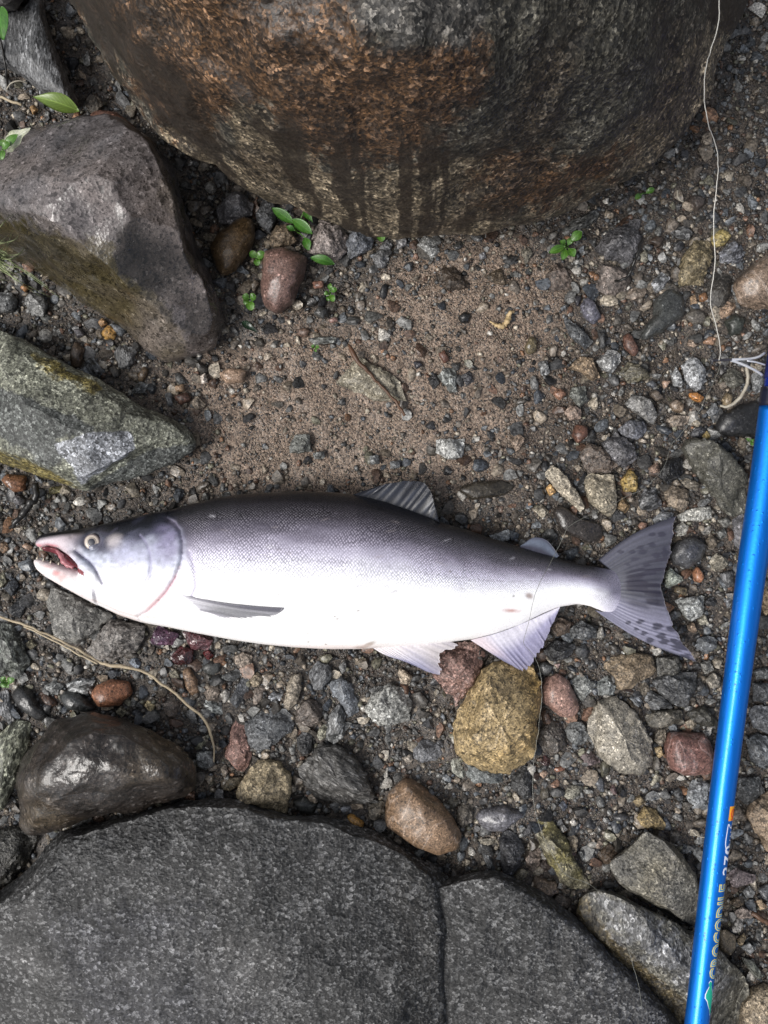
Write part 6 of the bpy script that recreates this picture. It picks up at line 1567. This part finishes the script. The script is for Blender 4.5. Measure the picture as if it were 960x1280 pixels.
plant('tiny pale sprout in the deep shade under the great boulder', (806, 242), [(801, 243, 794, 249, 7, .009, 'round'), (808, 241, 818, 236, 7, .009, 'round')], LF)
plant('tiny bright sprout on the sand right of the grey-white sliver', (394, 435), [(393, 434, 389, 432, 5, .005, 'round'), (395, 434, 399, 434, 5, .005, 'round'), (394, 437, 395, 440, 4, .005, 'round')], LF)
plant('bright clover seedling at the left edge above the long black stone', (8, 851), [(7, 850, 1, 847, 8, .014, 'round'), (9, 851, 18, 849, 8, .014, 'round'), (7, 853, 2, 859, 8, .013, 'round'), (9, 853, 10, 860, 6, .012, 'round')], LF)
plant('mossy sprig beside the rod below the black wet stone', (938, 552), [(936, 551, 933, 548, 4, .008, 'round'), (939, 551, 942, 549, 4, .008, 'round'), (938, 554, 941, 557, 4, .007, 'round')], LF)
tag(leaf('leaf', (418, 330), (388, 322), 12, .010, .012, LF2, shape='oval'), 'single green leaf lying below the pinkish grey angular stone', 'leaf')
tag(leaf('leaf', (99, 139), (41, 121), 21, .046, .052, LF4, shape='lance', arch=0.004, cup=0.3), 'big green leaf fallen on the slate above the flat-topped boulder', 'leaf')
tag(leaf('leaf', (2, 8), (4, 50), 20, .062, .066, LF2, shape='oval', cup=0.25), 'glossy green leaf at the left edge on the slate', 'leaf')
tag(leaf('leaf', (302, 402), (322, 416), 9, .004, .006, LFD, shape='lance', cup=0.4), 'dark narrow leaf on the sand beside the flat-topped boulder', 'leaf')
tag(leaf('leaf', (8, 190), (38, 160), 17, .112, .118, LF3, shape='lance', cup=0.3, wavy=0.0008), 'bleached white leaf on the flat-topped boulder edge', 'leaf')
plant('small green weed beside the bleached white leaf', (5, 186), [(6, 185, 22, 168, 9, .120, 'oval'), (4, 186, 12, 178, 8, .122, 'round'), (3, 188, 2, 200, 9, .118, 'round'), (5, 184, 3, 174, 8, .119, 'oval')], LF)

def grass_tuft():
    root = tag(link('grass_tuft', None, loc=tuple(P(-6, 320, 0))), 'pale grey-green grass tuft at the left edge below the flat-topped boulder', 'grass')
    mt = simple_mat('pale grass blade', (0.26, 0.30, 0.15), 0.5)
    r_ = np.random.default_rng(5)
    for k in range(34):
        e = np.array([r_.uniform(2, 32), r_.uniform(262, 356)])
        if k < 5: e = np.array([r_.uniform(40, 78), r_.uniform(352, 376)])
        b = np.array([-10 + r_.uniform(-6, 6), 315 + r_.uniform(-16, 16)])
        m_ = (b + e) / 2 + r_.normal(0, 6, 2)
        q = catmull(np.array([[*b, 4], [*m_, 60 + r_.uniform(0, 40)], [*e, r_.uniform(16, 70)]]), 14)
        Wp = P(q[:, 0], q[:, 1], q[:, 2] / 1000 + 0.03) - np.array(root.location)
        Vt, Ft = tube_geo(Wp, np.linspace(1, 0.25, 14) * r_.uniform(0.7, 1.15) * S, 4)
        link('blade', mesh('blade', Vt, Ft, mt), root)
grass_tuft()

# ------------------------------------------------------------------ the gravel bed: what nobody could count
def template(sub, seed, rough):
    t = (1 + 5 ** 0.5) / 2
    v = np.array([(-1, t, 0), (1, t, 0), (-1, -t, 0), (1, -t, 0), (0, -1, t), (0, 1, t), (0, -1, -t), (0, 1, -t), (t, 0, -1), (t, 0, 1), (-t, 0, -1), (-t, 0, 1)], float)
    f = [(0, 11, 5), (0, 5, 1), (0, 1, 7), (0, 7, 10), (0, 10, 11), (1, 5, 9), (5, 11, 4), (11, 10, 2), (10, 7, 6), (7, 1, 8), (3, 9, 4), (3, 4, 2), (3, 2, 6), (3, 6, 8), (3, 8, 9), (4, 9, 5), (2, 4, 11), (6, 2, 10), (8, 6, 7), (9, 8, 1)]
    if sub < 0:
        v = np.array([(1, 0, 0), (-1, 0, 0), (0, 1, 0), (0, -1, 0), (0, 0, 1), (0, 0, -1)], float)
        f = [(0, 2, 4), (2, 1, 4), (1, 3, 4), (3, 0, 4), (2, 0, 5), (1, 2, 5), (3, 1, 5), (0, 3, 5)]
    v /= np.linalg.norm(v, axis=1)[:, None]
    for _ in range(sub):
        cache = {}; nf = []; v = list(v)
        def mid(a, b):
            k = (min(a, b), max(a, b))
            if k not in cache:
                m_ = (np.array(v[a]) + np.array(v[b])); v.append(m_ / np.linalg.norm(m_)); cache[k] = len(v) - 1
            return cache[k]
        for a, b, c in f:
            ab, bc, ca = mid(a, b), mid(b, c), mid(c, a)
            nf += [(a, ab, ca), (b, bc, ab), (c, ca, bc), (ab, bc, ca)]
        f = nf; v = np.array(v)
    r_ = np.random.default_rng(seed)
    v = v * (1 + rough * 0.35 * fbm(v * 1.2 + r_.uniform(0, 30, 3), 2))[:, None]
    for k in range(int(10 * rough)):
        nv = r_.normal(size=3); nv /= np.linalg.norm(nv)
        d = r_.uniform(0.48, 0.82)
        v = v - np.maximum(v @ nv - d, 0)[:, None] * nv
    v[:, 2] *= 0.72
    return v, np.array(f)

PAL = np.array([lin(c) for c in [(62, 62, 64), (84, 84, 84), (108, 108, 106), (132, 132, 128), (92, 86, 78), (116, 104, 90), (146, 130, 108), (172, 158, 134), (96, 72, 56), (128, 92, 68), (70, 76, 84), (102, 108, 114), (50, 48, 46), (190, 184, 172), (150, 104, 62), (124, 120, 96)]])
PW = np.array([7, 10, 12, 10, 8, 10, 9, 6, 5, 3, 5, 7, 4, 3, 1.3, 5]); PW /= PW.sum()
PWS = np.array([6, 8, 8, 6, 9, 12, 12, 6, 6, 5, 3, 5, 6, 4, 2, 4.]); PWS /= PWS.sum()

def scatter(name, count, smin, smax, powr, sub, rough, label, keep, seed, mat, sandy=1.0, overlap=True, sink=0.25):
    r_ = np.random.default_rng(seed)
    x = r_.uniform(-150, 1110, count); y = r_.uniform(-120, 1400, count)
    s = smin * (smax / smin) ** (r_.uniform(0, 1, count) ** powr)
    sm = sand_mask(x, y)
    rim = np.clip(np.minimum(np.minimum(x + 150, 1110 - x), np.minimum(y + 120, 1400 - y)) / 90, 0, 1)      # thins out into the bare bed
    ok = r_.uniform(0, 1, count) < keep(sm, x, y) * rim * (1 - sm * np.clip(0.5 + 1.3 * vnoise(np.stack([x / 38, y / 38, x * 0 + seed], -1)), 0, 1) * (0.85 if smax < 12 else 0))
    # no bits inside the stones, under the broad rocks or under the fish
    for poly, lo, hi in USED:
        q = ok & (x > lo[0]) & (x < hi[0]) & (y > lo[1]) & (y < hi[1])
        if q.any():
            i = np.where(q)[0]
            c = poly.mean(0); pp = c + (poly - c) * (0.84 if smax < 8 else 0.9 if smax < 12 else 0.97)
            ok[i[inpoly(pp, x[i], y[i])]] = False
    x, y, s, sm = x[ok], y[ok], s[ok], sm[ok]
    if smax > 12:
        # bigger bits keep clear of each other
        o_ = np.argsort(-s); x, y, s, sm = x[o_], y[o_], s[o_], sm[o_]
        cell = {}; kp = []
        for i in range(len(x)):
            k = (int(x[i] // 20), int(y[i] // 20)); good = True
            for a in (-1, 0, 1):
                for b in (-1, 0, 1):
                    for j in cell.get((k[0] + a, k[1] + b), ()):
                        if (x[i] - x[j]) ** 2 + (y[i] - y[j]) ** 2 < (0.66 * (s[i] + s[j]) * 0.5) ** 2: good = False
            if good: cell.setdefault(k, []).append(i); kp.append(i)
        x, y, s, sm = x[kp], y[kp], s[kp], sm[kp]
    n = len(x)
    Wc = P(x, y, 0.0); Wc[:, 2] = ground_z(Wc[:, 0], Wc[:, 1])
    T = [template(sub, seed * 10 + k, rough * (0.7 + 0.6 * (k % 3) / 2)) for k in range(9)]
    which = r_.integers(0, 9, n)
    col = np.where((r_.uniform(0, 1, n) < sm)[:, None], PAL[r_.choice(len(PAL), n, p=PWS)], PAL[r_.choice(len(PAL), n, p=PW)]) * r_.uniform(0.45, 1.2, (n, 1)) * 0.86
    col = col * 0.68 + (col @ (0.3, 0.55, 0.15))[:, None] * 0.32
    Vs, Fs, Cs, o0 = [], [], [], 0
    for k in range(9):
        i = np.where(which == k)[0]
        if len(i) == 0: continue
        tv, tf = T[k]; m = len(tv)
        a = r_.uniform(0, 2 * math.pi, len(i)); asp = r_.uniform(0.6, 1.0, len(i)); az_ = r_.uniform(0.55, 1.0, len(i)); tl = r_.normal(0, 0.3, (len(i), 2))
        X = tv[None, :, 0]; Y = tv[None, :, 1] * asp[:, None]; Z = tv[None, :, 2] * az_[:, None]
        Z2 = Z + X * tl[:, :1] + Y * tl[:, 1:]
        X2 = X * np.cos(a)[:, None] - Y * np.sin(a)[:, None]; Y2 = X * np.sin(a)[:, None] + Y * np.cos(a)[:, None]
        r = (s[i] * S / 2)[:, None]
        V = np.stack([X2 * r + Wc[i, 0][:, None], Y2 * r + Wc[i, 1][:, None], Z2 * r + Wc[i, 2][:, None] + r * sink], -1)
        Vs.append(V.reshape(-1, 3)); Fs.append((tf[None] + (np.arange(len(i)) * m)[:, None, None] + o0).reshape(-1, 3)); o0 += len(i) * m
        Cs.append(np.repeat(col[i], m, 0))
    me = mesh(name, np.vstack(Vs), np.vstack(Fs), mat, smooth=False)
    if sub >= 1: me.polygons.foreach_set('use_smooth', np.ones(len(me.polygons), bool)); me.set_sharp_from_angle(angle=math.radians(38))
    attr_color(me, 'col', np.vstack(Cs))
    return tag(link(name, me), label, None, None, 'stuff')

def grit_mat(name, speck, rough):
    N = Nodes(name)
    c = N.n('Attribute', {'attribute_name': 'col'}).outputs['Color']
    tc = N.n('TexCoord').outputs['Object']
    a = N.noise(tc, 420, 4, 0.65); vo = N.n('TexVoronoi', {}, Vector=tc, Scale=900.0)
    vs = N.n('SeparateColor', {}, Color=vo.outputs['Color'])
    k = N.math('MULTIPLY', N.rng(a.outputs[0], 0.5, 1.5, 0.3, 0.7), N.rng(vs.outputs[0], 1 - speck, 1 + speck))
    sc = N.n('VectorMath', {'operation': 'SCALE'}, i0=c); N.set(sc.inputs['Scale'], k)
    N.bsdf(Base_Color=sc.outputs[0], Roughness=N.rng(N.noise(tc, 60, 2).outputs[0], rough[0], rough[1], 0.35, 0.65),
           Normal=N.n('Bump', {}, Height=a.outputs[0], Strength=0.5, Distance=0.0008).outputs[0])
    return N.m
gm = grit_mat('gravel pieces', 0.6, (0.22, 0.55))
gm2 = grit_mat('grit grains', 0.3, (0.35, 0.65))
scatter('gravel', 17000, 9, 25, 1.5, 1, 1.0, 'small mixed pebbles packed between the named stones', lambda sm, x, y: 0.97 - 0.82 * sm, 31, gm, sink=0.12)
scatter('gravel', 44000, 4.5, 11, 1.2, 0, 1.0, 'fine mixed gravel between the stones', lambda sm, x, y: 0.9 - 0.5 * sm, 32, gm, sink=0.3)
scatter('grit', 85000, 1.9, 4.6, 1.1, -1, 1.0, 'coarse sand grains and grit over the whole bed', lambda sm, x, y: 0.85 + 0 * sm, 33, gm2, sink=0.3)
